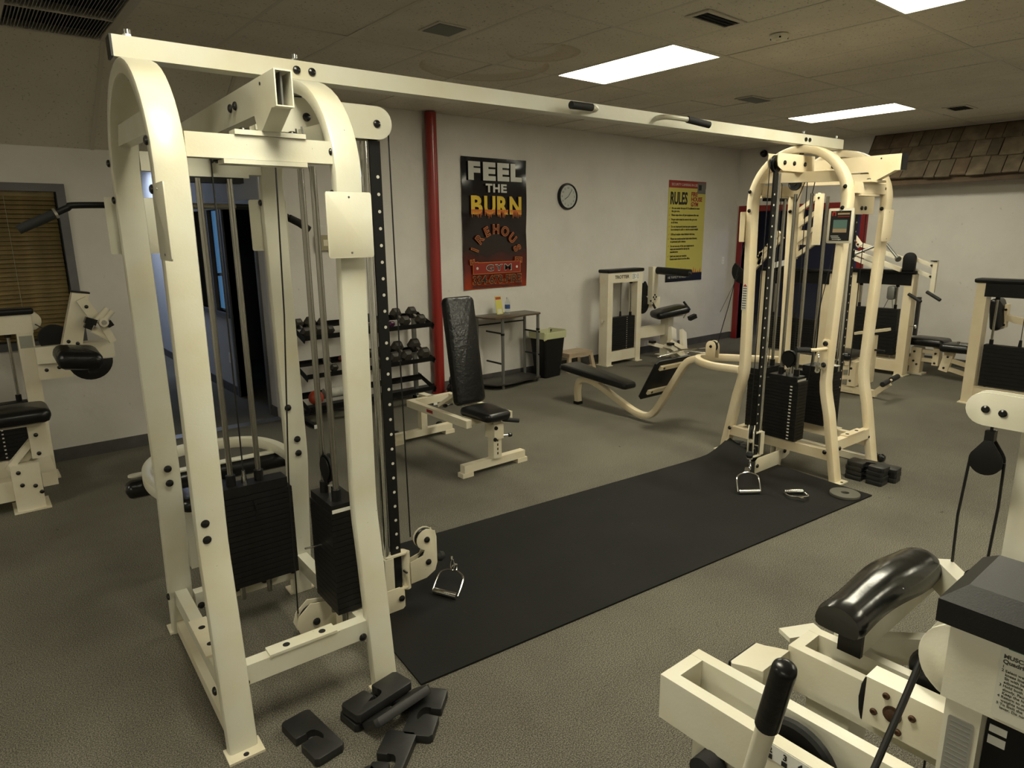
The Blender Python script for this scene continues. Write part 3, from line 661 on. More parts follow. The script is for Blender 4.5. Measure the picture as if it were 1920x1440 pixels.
    for v in (vc-.065, vc+.06): rod(X(.25), v, .15, 2.07); sleeve(X(.25), v, zt2)
    MB().cyl((X(.255), vc, zt2), (X(.255), vc, zt2+.045), .014, n=14).build('stem_bolt', M['chrome'], mach)
    for z, kk in ((zt2-.0445, 0),): MB().box(min(X(.205), X(.32)), max(X(.205), X(.32)), vc-.1215, vc-.1205, z+.012, z+.028).build('sticker', M['tag'], mach, 'white sticker on top plate', smooth=False)
    # moving pulley above that stack
    pc = (X(.25), vc, zt2+.125)
    pulley(pc, (1, 0, 0), .062, .026)
    MB().prism([(0, -.075)]+circ(.05, 12, 0, 0, -40, 220, True), (pc[0]-.018, pc[1], pc[2]), (0, 1, 0), (0, 0, 1), .004).prism([(0, -.075)]+circ(.05, 12, 0, 0, -40, 220, True), (pc[0]+.018, pc[1], pc[2]), (0, 1, 0), (0, 0, 1), .004).build('pulley_yoke', M['black_plastic'], mach)
    for q in (-1, 1): cable([(X(.25), vc+q*.062, pc[2]), (X(.25), vc+q*.055, 2.0), (X(.25), -.08+q*.03, 2.22)])
    # low pulley under the side rail
    MB().prism([(-.02, -.07), (.12, -.07), (.12, .05), (.05, .075), (-.02, .09)]+[(-.075+.0, .045), (-.09, .0), (-.075, -.045)], (X(.185), .02-.022, .10), (sg, 0, 0), (0, 0, 1), .005, .001).prism([(-.02, -.07), (.12, -.07), (.12, .05), (.05, .075), (-.02, .09)]+[(-.075, .045), (-.09, .0), (-.075, -.045)], (X(.185), .02+.022, .10), (sg, 0, 0), (0, 0, 1), .005, .001).build('low_pulley_bracket', M['worn'], mach)
    pulley((X(.185), .02, .10), (0, 1, 0), .07, .024); bolt((X(.185), -.006, .095), (0, -1, 0), s=1.1)
    cable([(X(.18), 0, 2.22), (X(.16), 0, 1.5), (X(.125), .02, .8), (X(.113), .02, .15)])
    cable([(X(.672), 0, 2.262), (X(.676), 0, 1.3), (X(.686), 0, .36 if sg > 0 else .30)])
    # pin
    return zt, zt2
crossbeam = MB().box(-HU-.005, DX+HU-.12, -.038, .038, ZB-.068, ZB, .006).build('crossbeam', M['cream'], mach, 'long white overhead beam')
MB().box(-HU-.012, -HU-.004, -.038, .038, ZB-.068, ZB, .002).build('end_cap', M['black_plastic'], crossbeam)
tower(0, 1, 'cream'); tower(DX, -1, 'cream3')
for u in (-HU+.05, HU-.05, DX-HU+.05, DX+HU-.16):
    MB().cyl((u, 0, ZB), (u, 0, ZB+.012), .016, n=6).cyl((u, 0, ZB+.012), (u, 0, ZB+.028), .011, n=12).build('nut', M['steel'], crossbeam)
    MB().lathe([(0, 0), (.017, 0), (.015, -.01), (0, -.013)], (u, 0, 2.349)).build('bolt', M['bolt'], mach)
for u in (HU-.06, HU+.0, DX-HU+.02, DX-HU+.07): bolt((u, -.0385, ZB-.035), (0, -1, 0), s=.95)
# chin grips on the crossbeam
for u0, u1, dz in ((1.58, 1.70, 0), (2.64, 2.52, 0)): pass
g1 = MB().tube(spline([(1.86, -.03, ZB-.03), (1.83, -.075, ZB-.032), (1.76, -.10, ZB-.035)], 5), .014).build('grip_bar', M['cream'], mach)
MB().cyl((1.78, -.095, ZB-.034), (1.63, -.105, ZB-.038), .019, n=16).build('grip', M['foam'], g1)
g2 = MB().tube(spline([(2.34, -.03, ZB-.03), (2.36, -.10, ZB-.03), (2.50, -.13, ZB-.035)], 5), .014).build('grip_bar', M['cream'], mach)
MB().cyl((2.50, -.13, ZB-.035), (2.66, -.16, ZB-.055), .019, n=16).build('grip', M['foam'], g2)
# placards on the posts
def placard(p, n, w_=.17, h_=.225, m_='cream', label=None):
    x = Vector((0, 0, 1)).cross(Vector(n)).normalized()
    o = MB().prism(rrect(w_, h_, .008), p, x, (0, 0, 1), .004, .001).build('placard', M[m_], mach, label)
    for q in (-.095, .095): 
        pp = Vector(p)+Vector((0, 0, q))+Vector(n)*.0025
        MB().cyl(pp, pp+Vector(n)*.001, .004, n=8).build('screw', M['steel'], o)
    return o
placard((.262, -.470, 1.852), (0, -1, 0), label='blank white placard on the front post')
placard((-.337, -.480, 1.862), (-1, 0, 0))
placard((-.275, .442, 1.862), (0, 1, 0), w_=.19); placard((.275, .442, 1.862), (0, 1, 0))
placard((DX+.22, -.420, 1.84), (0, -1, 0), .15, .225, 'cream3', label='blank cream placard on the right post')
placard((DX-.31, .395, 1.84), (0, 1, 0), .17, .225, 'cream3')
# printed placard on the far tower
pp = placard((DX-HU-.004, -.357, 1.84), (-1, 0, 0), .175, .235, 'cream2', label='printed instruction placard with a small picture')
def flat(name, a0, a1, z0, z1, k, m_, parent): # a: along the placard, seen left to right
    X0 = DX-HU-.0065-k*.0006; return MB().box(X0-.0006, X0, -.357-a1, -.357-a0, 1.84+z0, 1.84+z1).build(name, m_, parent, smooth=False)
M['ink'] = mat('black_ink', (.012, .012, .013), .3); M['inkred'] = mat('red_ink', (.30, .03, .02), .4); M['inkteal'] = mat('teal_ink', (.10, .17, .15), .4); M['inkyel'] = mat('yellow_ink', (.52, .46, .10), .45); M['inkwhite'] = mat('white_ink', (.55, .54, .48), .4); M['inksand'] = mat('sand_ink', (.35, .25, .14), .4)
flat('placard_print', -.070, .070, -.10, .10, 0, M['ink'], pp)
for a0, a1, z0, z1 in ((-.062, -.052, .066, .090), (-.042, -.032, .066, .090), (-.058, -.036, .088, .096)): flat('emblem', a0, a1, z0, z1, 1, M['inkred'], pp)
flat('title_bar', -.022, .060, .074, .086, 1, M['inksand'], pp); flat('title_bar', -.022, .060, .060, .064, 1, M['inkred'], pp)
flat('picture_patch', -.048, .048, -.02, .040, 1, M['inkteal'], pp); flat('picture_patch', -.048, .048, -.045, -.02, 1, M['inksand'], pp)
for k in range(3): flat('text_line', -.060+.006*k, -.005+.010*k, -.070-.011*k, -.066-.011*k, 1, M['inkwhite'], pp)
# caution sticker on far tower left post
flat('sticker', DX-HU+.002, DX-HU+.004, 0, 0, 0, M['tag'], mach) if 0 else None
cs = MB().prism([(-.022, -.10), (.022, -.10), (.022, .09), (0, .11), (-.022, .09)], (DX-HU-.0005, .352, 1.30), (0, -1, 0), (0, 0, 1), .001).build('caution_sticker', M['tag'], mach, 'tall caution sticker')
MB().prism([(-.018, .085), (.018, .085), (0, .105)], (DX-HU-.0015, .352, 1.30), (0, -1, 0), (0, 0, 1), .001).build('warning_mark', M['inkred'], cs)
for k in range(9): MB().prism([(-.017, -.003), (.017, -.003), (.017, .003), (-.017, .003)], (DX-HU-.0015, .352, 1.37-.019*k), (0, -1, 0), (0, 0, 1), .001).build('text_line', M['label_text'], cs)
# carriages on the columns
def carriage(uc, sg, z, swing):
    X = lambda u: uc+sg*u
    c = MB()
    for zz in (z-.095, z+.09):
        c.prism([(sg*(x-.60), y) for x, y in rrect(.125, .055, .026, cx=.598)], (X(.60), 0, zz), (1, 0, 0), (0, 1, 0), .008, .001)
    c.box(min(X(.528), X(.538)), max(X(.528), X(.538)), -.026, .026, z-.092, z+.087, .002)
    c.box(min(X(.528), X(.575)), max(X(.528), X(.575)), -.030, -.024, z-.092, z+.087, .002)
    ca = c.build('column_carriage', M['worn'], mach, 'white sliding carriage bracket')
    MB().cyl((X(.655), 0, z-.11), (X(.655), 0, z+.085), .021, n=18).build('swivel_tube', M['worn'], ca)
    MB().cyl((X(.632), -.02, z+.0), (X(.632), -.05, z+.0), .006, n=8).build('pull_pin', M['chrome'], ca)
    # swivel plates + pulleys; swing = direction in uv plane
    d = Vector((sg*math.cos(swing), math.sin(swing), 0)); o = Vector((X(.655), 0, z)); n = Vector((-d.y, d.x, 0))
    poly = [(.015, -.085), (.10, -.078), (.15, -.05), (.163, -.01), (.163, .13), (.155, .165)]+circ(.055, 10, .108, .128, 40, 260, True)+[(.085, .045), (.015, .03)]
    for q in (-.020, .020): MB().prism(poly, o+n*q, d, (0, 0, 1), .005, .001).build('swivel_plate', M['worn'], ca)
    pulley(o+d*.108+Vector((0, 0, .128)), n, .052, parent=ca); pulley(o+d*.112+Vector((0, 0, .006)), n, .045, parent=ca)
    nn = n if n.y < 0 else -n
    for q in ((.108, .128), (.112, .006)): bolt(o+d*q[0]+Vector((0, 0, q[1]))+nn*.0225, nn, ca)
    return o, d, ca
o1, d1_, ca1 = carriage(0, 1, .205, -.05)
o2, d2_, ca2 = carriage(DX, -1, .24, -.55)
def T2W(p): return mach.matrix_world @ Vector(p)
bpy.context.view_layer.update()
MB().lathe([(0, -.028), (.018, -.022), (.027, 0), (.018, .022), (0, .028)], o1+d1_*.19+Vector((0, 0, .005)), (1, 0, 0)).build('rubber_stop_ball', M['foam'], mach)
MB().lathe([(0, -.028), (.018, -.022), (.027, 0), (.018, .022), (0, .028)], o2+d2_*.185+Vector((0, 0, -.02)), (0, 0, 1)).build('rubber_stop_ball', M['foam'], mach)
# selector pins
MB().tube([(.195, -.128, .52), (.12, -.128, .525)], .0042).build('selector_pin', M['chrome'], mach)
MB().tube([(.03, .245, .64), (.03, .225, .64), (.034, .222, .60), (.03, .222, .57)], .0035).build('selector_pin', M['black_plastic'], mach)
# numbers on far inner stack
num = None
for k in range(17):
    if num is None: num = MB().box(-.0005, .0005, -.009, .009, -.005, .005).build('number_mark', M['tag'], mach, smooth=False)
    else: num = copy(num, mach)
    num.location = (DX-.331, -.10, .248+k*.0257)
# third station on the far side of the far tower
stack((DX+.34, .04), .20, .24, 17, .235, .0235)
MB().box(DX+.37, DX+.435, -.079, .05, .717, .722).build('sticker', M['tag'], mach, 'white sticker on stack top', smooth=False)
for v in (-.03, .11): rod(DX+.34, v, .15, 2.07)
MB().box(DX+.57, DX+.62, -.010, .002, .10, 2.0, .001).build('perforated_column', M['strip'], mach)
MB().cyl((DX+.55, 0, .10), (DX+.55, 0, 2.0), .0165, n=16).build('slide_rod', M['chrome'], mach)
for v in (-.10, -.02): MB().box(DX+.30, DX+.66, v-.003, v+.003, 1.93, 2.10, .002).build('housing_plate', M['cream3'], mach)
for u in (.36, .42): bolt((DX+u+.10, -.104, 1.975), (0, -1, 0))
pulley((DX+.55, -.06, 2.03), (0, 1, 0), .05)
for k in range(20): MB().cyl((DX+.60, -.0108, .5+k*.072), (DX+.60, -.0095, .5+k*.072), .007, n=8).build('column_hole', M['tag'], mach)
cable([(DX+.30, -.06, 2.05), (DX+.20, .02, 1.2), (DX+.15, .05, .3)])
cable([(DX+.66, -.05, 2.0), (DX+.655, -.05, .6)])
# grip handle on the far tower front post
gm_ = MB().prism(rrect(.055, .22, .012), (DX-HU-.004, -.338, .94), (0, -1, 0), (0, 0, 1), .006, .001).build('grip_bracket', M['cream3'], mach)
for z_ in (1.02, .865): bolt((DX-HU-.008, -.338, z_), (-1, 0, 0), s=1.2)
MB().tube([(DX-HU-.005, -.345, .985), (DX-HU-.12, -.33, .985), (DX-HU-.19, -.30, .99)], .013).build('grip_bar', M['cream3'], gm_)
MB().cyl((DX-HU-.17, -.31, .988), (DX-HU-.27, -.265, .996), .019, n=16).build('grip', M['foam'], gm_)
for v in (-.40,): pass
# ---- lat pulldown station behind the near tower: U frame, thigh pad, seat
fr = MB().sweep(spline([(.30, .41, .70), (.325, .60, .70), (.31, .82, .70), (.23, .98, .70), (.06, 1.05, .70), (-.10, 1.05, .70), (-.22, .98, .70), (-.30, .82, .70), (-.325, .60, .70), (-.30, .41, .70)], 5), (0, 0, 1), .055, .045, .008).build('thigh_pad_frame', M['cream'], mach, 'curved white bar holding the thigh pad')
MB().pad((-.01, .80, .625), (1, 0, 0), (0, 1, 0), .80, .095, .085, rc=.03, puff=.004).build('thigh_pad', M['vinyl'], mach)
MB().prism(rrect(.62, .05, .02), (-.0, .80, .674), (1, 0, 0), (0, 1, 0), .008, .001).build('pad_plate', M['cream'], mach)
MB().prism(rrect(.09, .05, .024), (-.34, .86, .674), (1, 0, 0), (0, 1, 0), .008, .001).build('pad_plate', M['cream'], mach)
bolt((-.01, .80, .678), (0, 0, 1), s=.6)
MB().pad((-.04, .86, .505), (1, 0, 0), (0, 1, 0), .30, .34, .07, rc=.05, puff=.006).build('seat', M['vinyl'], mach)
MB().bar((-.09, 1.12, 0), (-.09, 1.12, .40), .06, .09, (0, 1, 0), .005).bar((-.09, .40, .43), (-.09, 1.15, .43), .06, .06, bev=.005).build('seat_post', M['cream'], mach)
# ------------------------------------------------------------------ loose things around the crossover machine
def W(u, v, z=0.0, du=0.0): 
    c, s = math.cos(MTH), math.sin(MTH); return Vector((MX+u*c-v*s, MY+u*s+v*c, z))
# lat bar
t = thing('lat_pulldown_bar', 'long black lat bar with bent ends hanging behind the near tower', 'bar', W(-.0, .76, 1.953), MTH)
MB().tube(spline([(-.53, 0, -.042), (-.47, 0, -.012), (-.42, 0, 0), (0, 0, .003), (.36, 0, 0), (.42, 0, -.015), (.50, 0, -.06)], 5), .0135, 12).build('bar', M['strip'], t)
MB().tube([(-.25, 0, .002), (0, 0, .003), (.22, 0, .002)], .0142, 12).build('bright_section', M['steel'], t)
MB().tube([(-.52, 0, -.037), (-.58, 0, -.066), (-.655, 0, -.102)], [.019, .020, .019], 12).build('grip', M['foam'], t)
MB().tube([(.48, 0, -.050), (.53, 0, -.075), (.58, 0, -.11)], [.019, .020, .019], 12).build('grip', M['foam'], t)
MB().tube([(-.522, 0, -.036), (-.512, 0, -.032)], .022, 12).build('collar', M['chrome'], t)
MB().tube([(0, 0, .01), (.0, 0, .05), (.0, 0, .20)], .006, 8).build('hanger', M['steel'], t)
# black rubber mat, a little askew, its back right corner curls up
mt = MB(); pts = []
import itertools
nx, ny = 40, 12
A = Vector((1.222, 2.105)); B = Vector((4.69, 1.783)); dx = (B-A).normalized(); dy = Vector((-dx.y, dx.x)); Lm = (B-A).length; MATO, MATX, MATY = A.copy(), dx.copy(), dy.copy()
g = {}
for zt in (0, 1):
    for i in range(nx+1):
        for j in range(ny+1):
            s, q = Lm*i/nx, 1.22*j/ny; p = A+dx*s+dy*q
            z = .0
            cu = max(0, (s-(Lm-.30))/.30)*max(0, (q-.85)/.37); z += .10*cu**1.5
            z += .012*max(0, (s-(Lm-.5))/.5)*max(0, (q-.3)/.9)
            g[zt, i, j] = mt.bm.verts.new((p.x, p.y, z+(.010 if zt else .0004)))
for i in range(nx):
    for j in range(ny):
        mt.bm.faces.new((g[1, i, j], g[1, i+1, j], g[1, i+1, j+1], g[1, i, j+1])); mt.bm.faces.new((g[0, i, j], g[0, i, j+1], g[0, i+1, j+1], g[0, i+1, j]))
for i in range(nx):
    for j in (0, ny): mt.bm.faces.new((g[0, i, j], g[0, i+1, j], g[1, i+1, j], g[1, i, j]))
for j in range(ny):
    for i in (0, nx): mt.bm.faces.new((g[0, i, j], g[0, i, j+1], g[1, i, j+1], g[1, i, j]))
o = mt.build('floor_mat', M['rubber'], ang=.8); tag(o, 'long black rubber floor mat between the two pulley towers', 'mat')
# D handles
def dhandle(loc, rz, tilt, label, grp='steel D handles', clip=True, kink=0, sc=1.0):
    t = thing('d_handle', label, 'cable handle', loc, rz, None); t.rotation_euler = (tilt, 0, rz); t.scale = (sc, sc, sc)
    MB().tube(spline([(-.062, 0, 0), (-.062, 0, .05), (-.056, 0, .082), (-.03, 0, .098), (0, 0, .104), (.03, 0, .098), (.056, 0, .082), (.062, 0, .05), (.062, 0, 0)], 4), .0042, 8).build('bail', M['chrome'], t)
    MB().cyl((-.056, 0, 0), (.056, 0, 0), .0135, n=16).build('grip_tube', M['chrome'], t)
    if clip: MB().prism([(-.018, 0), (.018, 0), (.008, .03), (-.008, .03)], (0, 0, .102), (1, 0, 0), (0, 0, 1), .004).build('eye_plate', M['chrome'], t)
    return t
dhandle((1.678, 2.608, .026), -1.135, -.80, 'chrome D handle on mat, clipped to the near pulley carriage', sc=1.2)
dhandle((4.065, 2.350, .026), -.643, -.45, 'chrome D handle standing on mat, hanging from the far tower cable', sc=1.3)
dhandle((4.30, 2.15, .026), -.70, 1.50, 'chrome D handle lying loose on mat near the grey disc', sc=1.15)
dhandle(W(DX-HU-.085, -.335, .845), .45, 0, 'chrome D handle hung over the grip on the far tower', clip=False, sc=1.25)
def carabiner(loc, rot, label):
    t = thing('carabiner', label, 'snap hook', loc); t.rotation_euler = rot
    MB().tube(spline([(0, 0, 0), (.010, 0, .012), (.011, 0, .045), (0, 0, .058), (-.009, 0, .045), (-.008, 0, .012)], 4), .0032, 8, closed=True).build('hook', M['chrome'], t)
    MB().cyl((0, 0, -.014), (0, 0, 0), .007, n=10).build('swivel', M['chrome'], t)
carabiner((1.752, 2.648, .176), (2.9, .15, 0), 'chrome snap hook between the near ball stop and D handle')
carabiner((4.185, 2.430, .195), (2.8, .5, 0), 'chrome snap hook between the far ball stop and D handle')
# add-on weights: block with a hooked slot
def addon(loc, rz, tilt=(0, 0), z=0.0, label='', grp=None, L=.265, Wd=.116, T=.034, me=[None], flip=False):
    t = thing('add_on_weight', label, 'weight', (loc[0], loc[1], z), rz, grp); t.rotation_euler = (tilt[0], tilt[1], rz)
    hw = Wd/2
    poly = [(-L/2+.012, -hw), (L/2-.012, -hw), (L/2, -hw+.012), (L/2, hw-.012), (L/2-.012, hw), (.017, hw), (.013, hw-.004), (.013, .016), (.021, .008), (.021, -.006), (.012, -.018), (-.004, -.026), (-.024, -.030), (-.042, -.028), (-.056, -.020), (-.058, -.011), (-.046, -.008), (-.030, -.009), (-.021, -.004), (-.020, .010), (-.022, hw-.004), (-.026, hw), (-L/2+.012, hw), (-L/2, hw-.012), (-L/2, -hw+.012)]
    if flip: poly = [(x, -y) for x, y in poly][::-1]
    MB().prism(poly, (0, 0, T/2), (1, 0, 0), (0, 1, 0), T, .004, 2).build('slotted_block', M['addon'], t)
    return t
M['addon'] = mat('black_urethane', (.013, .013, .013), .42, bump=.05, bscale=60)
def tri(p): return Vector((sum(q[0] for q in p)/len(p), sum(q[1] for q in p)/len(p)))
addon((.753, 2.103), 1.68, label='black slotted add-on weight lying alone nearest the tower foot')
addon((1.015, 2.105), .15, tilt=(-.0, 0), z=.0, label='lowest black add-on weight, under another one against the front tower foot')
addon((1.020, 2.095), .16, tilt=(-.06, 0), z=.042, label='black add-on weight resting on top of another beside the front tower foot')
addon((1.055, 1.992), .155, tilt=(-.62, 0), z=.036, label='black add-on weight tipped on its edge between the flat ones')
addon((1.138, 1.935), .75, z=.0, flip=True, label='black slotted add-on weight at the mat corner, slot to the right')
addon((.915, 1.812), .72, z=.0, label='black slotted add-on weight cut by the bottom edge of view')
addon((.800, 1.700), 1.62, z=.0, label='corner of a black add-on weight at the very bottom edge')
W4 = ('lowest', 'second from bottom', 'third from bottom', 'topmost')
for k in range(4):
    addon((4.965+random.uniform(-.005, .005), 1.943+random.uniform(-.004, .004)), PI/2+random.uniform(-.03, .03), z=.0+k*.0345, label='black add-on weight, %s in the front pile by the far tower foot' % W4[k], grp='add-on weights piled by the far tower')
for k in range(3):
    addon((5.10+random.uniform(-.005, .005), 1.905+random.uniform(-.004, .004)), PI/2+.05, z=.0+k*.0345, label='black add-on weight, %s in the rear pile by the far tower foot' % ('lowest', 'middle', 'topmost')[k], grp='add-on weights piled by the far tower')
# discs
def disc(loc, r, ri, t_, m_, label, z=0, rot=(0, 0, 0)):
    t = thing('weight_disc', label, 'weight plate', (loc[0], loc[1], z)); t.rotation_euler = rot
    MB().lathe([(ri, 0), (r, 0), (r, t_*.8), (r-.004, t_), (ri+.003, t_), (ri, t_*.8), (ri, 0)], (0, 0, 0), n=48).build('disc', m_, t)
    return t
disc((4.545, 1.905), .098, .025, .018, mat('grey_rubber_disc', (.10, .095, .075), .7, bump=.1, bscale=80), 'flat grey rubber disc on the mat corner', z=.0125)
t = disc((4.935, 3.00), .115, .030, .03, M['iron'], 'black iron weight plate lying under the far tower left foot', z=.0)
for a in range(6): MB().box(.045, .10, -.005, .005, .029, .034, .001).build('rib', M['iron'], t).rotation_euler = (0, 0, a*PI/3)
tag(MB().lathe([(0, -.03), (.02, -.028), (.032, -.012), (.035, 0), (.032, .012), (.02, .028), (0, .03)], (0, 0, .036), (0, 1, 0)).build('rubber_ball', M['vinyl']), 'small shiny black ball at the right rear foot of the far tower', 'ball').location = (5.47, 2.045, 0)
# blue and black battle rope lying behind the far tower
rp = thing('braided_rope', 'blue and black braided rope lying behind the far pulley tower', 'rope', (5.05, 2.35, 0))
pth = spline([(.15, .12, .022), (.30, .02, .022), (.38, -.10, .022), (.44, -.20, .022), (.50, -.24, .022)], 14)
for s_, m_ in ((0, mat('blue_strand', (.012, .03, .10), .5)), (PI, mat('black_strand', (.01, .01, .012), .5)), (PI/2, mat('navy_strand', (.015, .02, .05), .5))):
    pp_ = []
    for i, p in enumerate(pth):
        a = i*.9+s_; pp_.append((p.x+.010*math.cos(a), p.y+.010*math.cos(a)*.6, p.z+.009*math.sin(a)))
    MB().tube(pp_, .010, 8).build('strand', m_, rp)
# ---- leg press seat attached by a bent frame
lp = thing('leg_press_bench', 'low reclined bench on a wavy white frame with black footplate', 'exercise bench', (4.97, 4.902, 0), math.atan2(-1.851, -.027))
path = spline([(-.05, 0, .03), (-.06, 0, .15), (-.035, 0, .245), (.04, 0, .285), (.14, 0, .285), (.28, 0, .25), (.53, 0, .155), (.75, 0, .078), (.90, 0, .068), (1.00, 0, .13), (1.10, 0, .28), (1.22, 0, .475), (1.31, 0, .62), (1.38, 0, .685), (1.48, 0, .715)], 5)
MB().sweep(path, (0, 1, 0), .06, .06, .008).build('bent_frame', M['cream3'], lp)
MB().box(-.085, -.015, -.035, .035, 0, .03, .003).build('rubber_foot', M['black_plastic'], lp)
ax = Vector((.90, 0, -.075)).normalized()
MB().pad((.24, 0, .362), ax, (0, -1, 0), .92, .30, .065, rc=.06, puff=.006, taper=.60).build('seat', M['vinyl'], lp)
MB().box(.05, .30, -.05, .05, .29, .325, .003).build('seat_plate', M['cream3'], lp)
fa = Vector((.47, 0, .88)).normalized(); fc = Vector((1.10, 0, .485))
MB().prism([(-.19, -.25), (.19, -.25), (.22, -.22), (.22, .22), (.19, .25), (-.17, .25), (-.22, .19), (-.22, -.22)], fc, fa, (0, 1, 0), .022, .004).build('footplate', M['strip'], lp)
nf = Vector((fa.z, 0, -fa.x))
for s_ in (-.13, .15):
    p = fc+fa*s_+nf*.024
    MB().bar(p+Vector((0, -.19, 0)), p+Vector((0, .19, 0)), .045, .020, nf, .004).build('footplate_bracket', M['cream3'], lp)
    for y in (-.14, .14): MB().lathe([(0, 0), (.012, 0), (.009, .007), (0, .008)], p+Vector((0, y, 0))+nf*.010, nf).build('bolt', M['bolt'], lp)
MB().tube([(1.16, -.20, .70), (1.20, .10, .74), (1.35, .25, .76)], .010).tube([(1.20, -.20, .72), (1.30, .0, .76), (1.50, .05, .76)], .008).build('linkage_rod', M['chrome'], lp)
MB().sweep(spline([(1.98, -.17, .715), (1.75, -.20, .715), (1.56, -.12, .715), (1.46, .02, .715), (1.56, .16, .715), (1.75, .30, .715), (1.98, .46, .715)], 5), (0, 0, 1), .06, .05, .008).build('loop_frame', M['cream3'], lp)
pl_ = MB()
for q in (-.025, .025): pl_.prism([(-.05, -.10), (.05, -.10)]+circ(.05, 10, 0, .0, 0, 180, True), (1.60, q+.0, .84), (1, 0, 0), (0, 0, 1), .006, .001)
br = pl_.build('pulley_bracket', M['cream3'], lp)
MB().lathe([(0, -.011), (.046, -.011), (.040, 0), (.046, .011), (0, .011)], (1.60, 0, .84), (0, 1, 0)).build('pulley', M['black_plastic'], lp)
MB().lathe([(0, 0), (.014, 0), (.011, .007), (0, .008)], (1.60, .028, .84), (0, 1, 0)).build('bolt', M['bolt'], lp)
MB().lathe([(0, 0), (.014, 0), (.011, .007), (0, .008)], (1.60, -.028, .84), (0, -1, 0)).build('bolt', M['bolt'], lp)
MB().tube([(1.645, 0, .86), (1.72, .02, 1.2), (1.82, .05, 1.75), (1.9, .08, 2.10)], .0035, 8).build('cable', M['cable'], lp)
# ------------------------------------------------------------------ adjustable bench
b = thing('adjustable_bench', 'worn white adjustable bench with cracked black back pad raised', 'weight bench', (3.04, 4.2, 0))
Wn = M['worn']
MB().box(-.30, .30, -.275, -.215, .035, .095, .004).build('front_crossfoot', Wn, b); MB().box(-.30, .30, .765, .825, .035, .095, .004).build('rear_crossfoot', Wn, b)
for x in (-.27, .27):
    for y in (-.245, .795): MB().box(x-.05, x+.05, y-.035, y+.035, 0, .035, .003).build('foot_plate', Wn, b)
for x in (-.30, .16): 
    t = MB().lathe([(0, -.02), (.035, -.02), (.04, -.01), (.04, .01), (.035, .02), (0, .02)], (x+.06, .86, .065), (1, 0, 0)).build('wheel', M['black_plastic'], b)
MB().box(-.03, .03, -.275, -.215, .095, .37, .004).build('front_post', Wn, b)
po = MB().box(-.038, .038, -.30, -.275, .10, .40, .003).build('seat_slide_post', Wn, b)
for k in range(5): MB().box(-.006, .006, -.3015, -.30, .13+k*.035, .15+k*.035).build('slot', M['rust'], po)
MB().box(-.045, .045, -.32, -.20, .26, .38, .004).build('seat_sleeve', Wn, b)
for p in ((-.035, -.325, .355), (-.045, -.325, .265)): MB().lathe([(0, 0), (.016, 0), (.014, .010), (0, .012)], p, (0, -1, 0)).build('bolt', M['bolt'], b)
MB().cyl((.045, -.29, .27), (.10, -.31, .27), .008, n=10).build('pin_stem', M['steel'], b); MB().lathe([(0, 0), (.015, .004), (.018, .02), (.013, .034), (0, .036)], (.095, -.308, .27), (1, -.3, 0)).build('pin_knob', M['bolt'], b)
MB().cyl((.03, -.33, .415), (.155, -.37, .39), .017, n=14).build('grip', M['foam'], b)
MB().box(-.03, .03, .765, .825, .095, .40, .004).build('rear_post', Wn, b)
fr = MB(); fr.box(-.235, -.185, -.22, .66, .365, .425, .004).box(.165, .215, -.22, .66, .365, .425, .004).box(-.185, .165, .61, .66, .365, .425, .004).box(-.185, .165, -.16, -.10, .365, .425, .004)
fr.build('side_frame', Wn, b)
MB().bar((0, .64, .395), (0, .80, .395), .06, .06, bev=.004).build('rear_link', Wn, b)
sk = MB().box(-.2365, -.2355, .25, .34, .385, .41).build('sticker', M['inkred'], b, 'red and white sticker')
bk_a = Vector((0, .14, .82)).normalized()
MB().pad((-.02, .10, .90), bk_a, (1, 0, 0), .86, .29, .085, rc=.045, puff=.008).build('back_pad', M['vinyl_worn'], b, 'creased and split black vinyl back pad')
MB().bar((-.02, .06, .42), (-.02, .20, 1.20), .05, .025, (0, 1, 0), .003).build('back_pad_bracket', Wn, b)
MB().bar((-.10, .35, .41), (-.06, .12, .56), .04, .03, (0, 1, 0), .003).bar((.06, .35, .41), (.02, .12, .56), .04, .03, (0, 1, 0), .003).build('support_arm', Wn, b)
MB().cyl((-.16, .16, .46), (-.10, .16, .46), .009, n=10).build('pin_stem', M['steel'], b); MB().lathe([(0, 0), (.013, .002), (.016, .02), (.011, .032), (0, .034)], (-.155, .16, .46), (-1, 0, 0)).build('pin_knob', M['bolt'], b)
MB().pad((-.03, -.20, .452), (0, -1, 0), (1, 0, 0), .36, .29, .07, rc=.05, puff=.010, taper=.82).build('seat', M['vinyl'], b, 'glossy black vinyl seat')
MB().box(-.10, .06, -.30, -.10, .395, .415, .003).build('seat_plate', Wn, b)
# ------------------------------------------------------------------ small desk, brochure, bottle
t = thing('side_table', 'narrow brown topped table on silver tube legs under the banner', 'table', (5.03, 6.17, 0))
top = [(-.43, .20), (-.43, -.04), (-.36, -.17), (-.20, -.205), (-.05, -.19), (.12, -.15), (.30, -.155), (.37, -.13), (.40, -.08), (.40, .20)]
MB().prism(top, (0, 0, .848), (1, 0, 0), (0, 1, 0), .018, .002).build('tabletop', mat('dark_wood_laminate', (.085, .055, .032), .35, var=.35, vscale=12), t, 'dark wood laminate top with wavy edge')
MB().prism(top, (0, 0, .06), (1, 0, 0), (0, 1, 0), .016, .002).build('base_shelf', mat('dark_laminate', (.03, .027, .024), .4), t)
for x, y in ((-.24, -.15), (.36, -.09), (-.38, .16), (.36, .16)):
    MB().cyl((x, y, .0), (x, y, .84), .019, n=16).build('leg', M['silver'], t)
for x1, x2, y, z in ((-.38, .36, .16, .74), (.36, .36, .16, .46), ): MB().cyl((x1, y, z), (x2, y, z), .009, n=10).build('crossbar', M['black_plastic'], t)
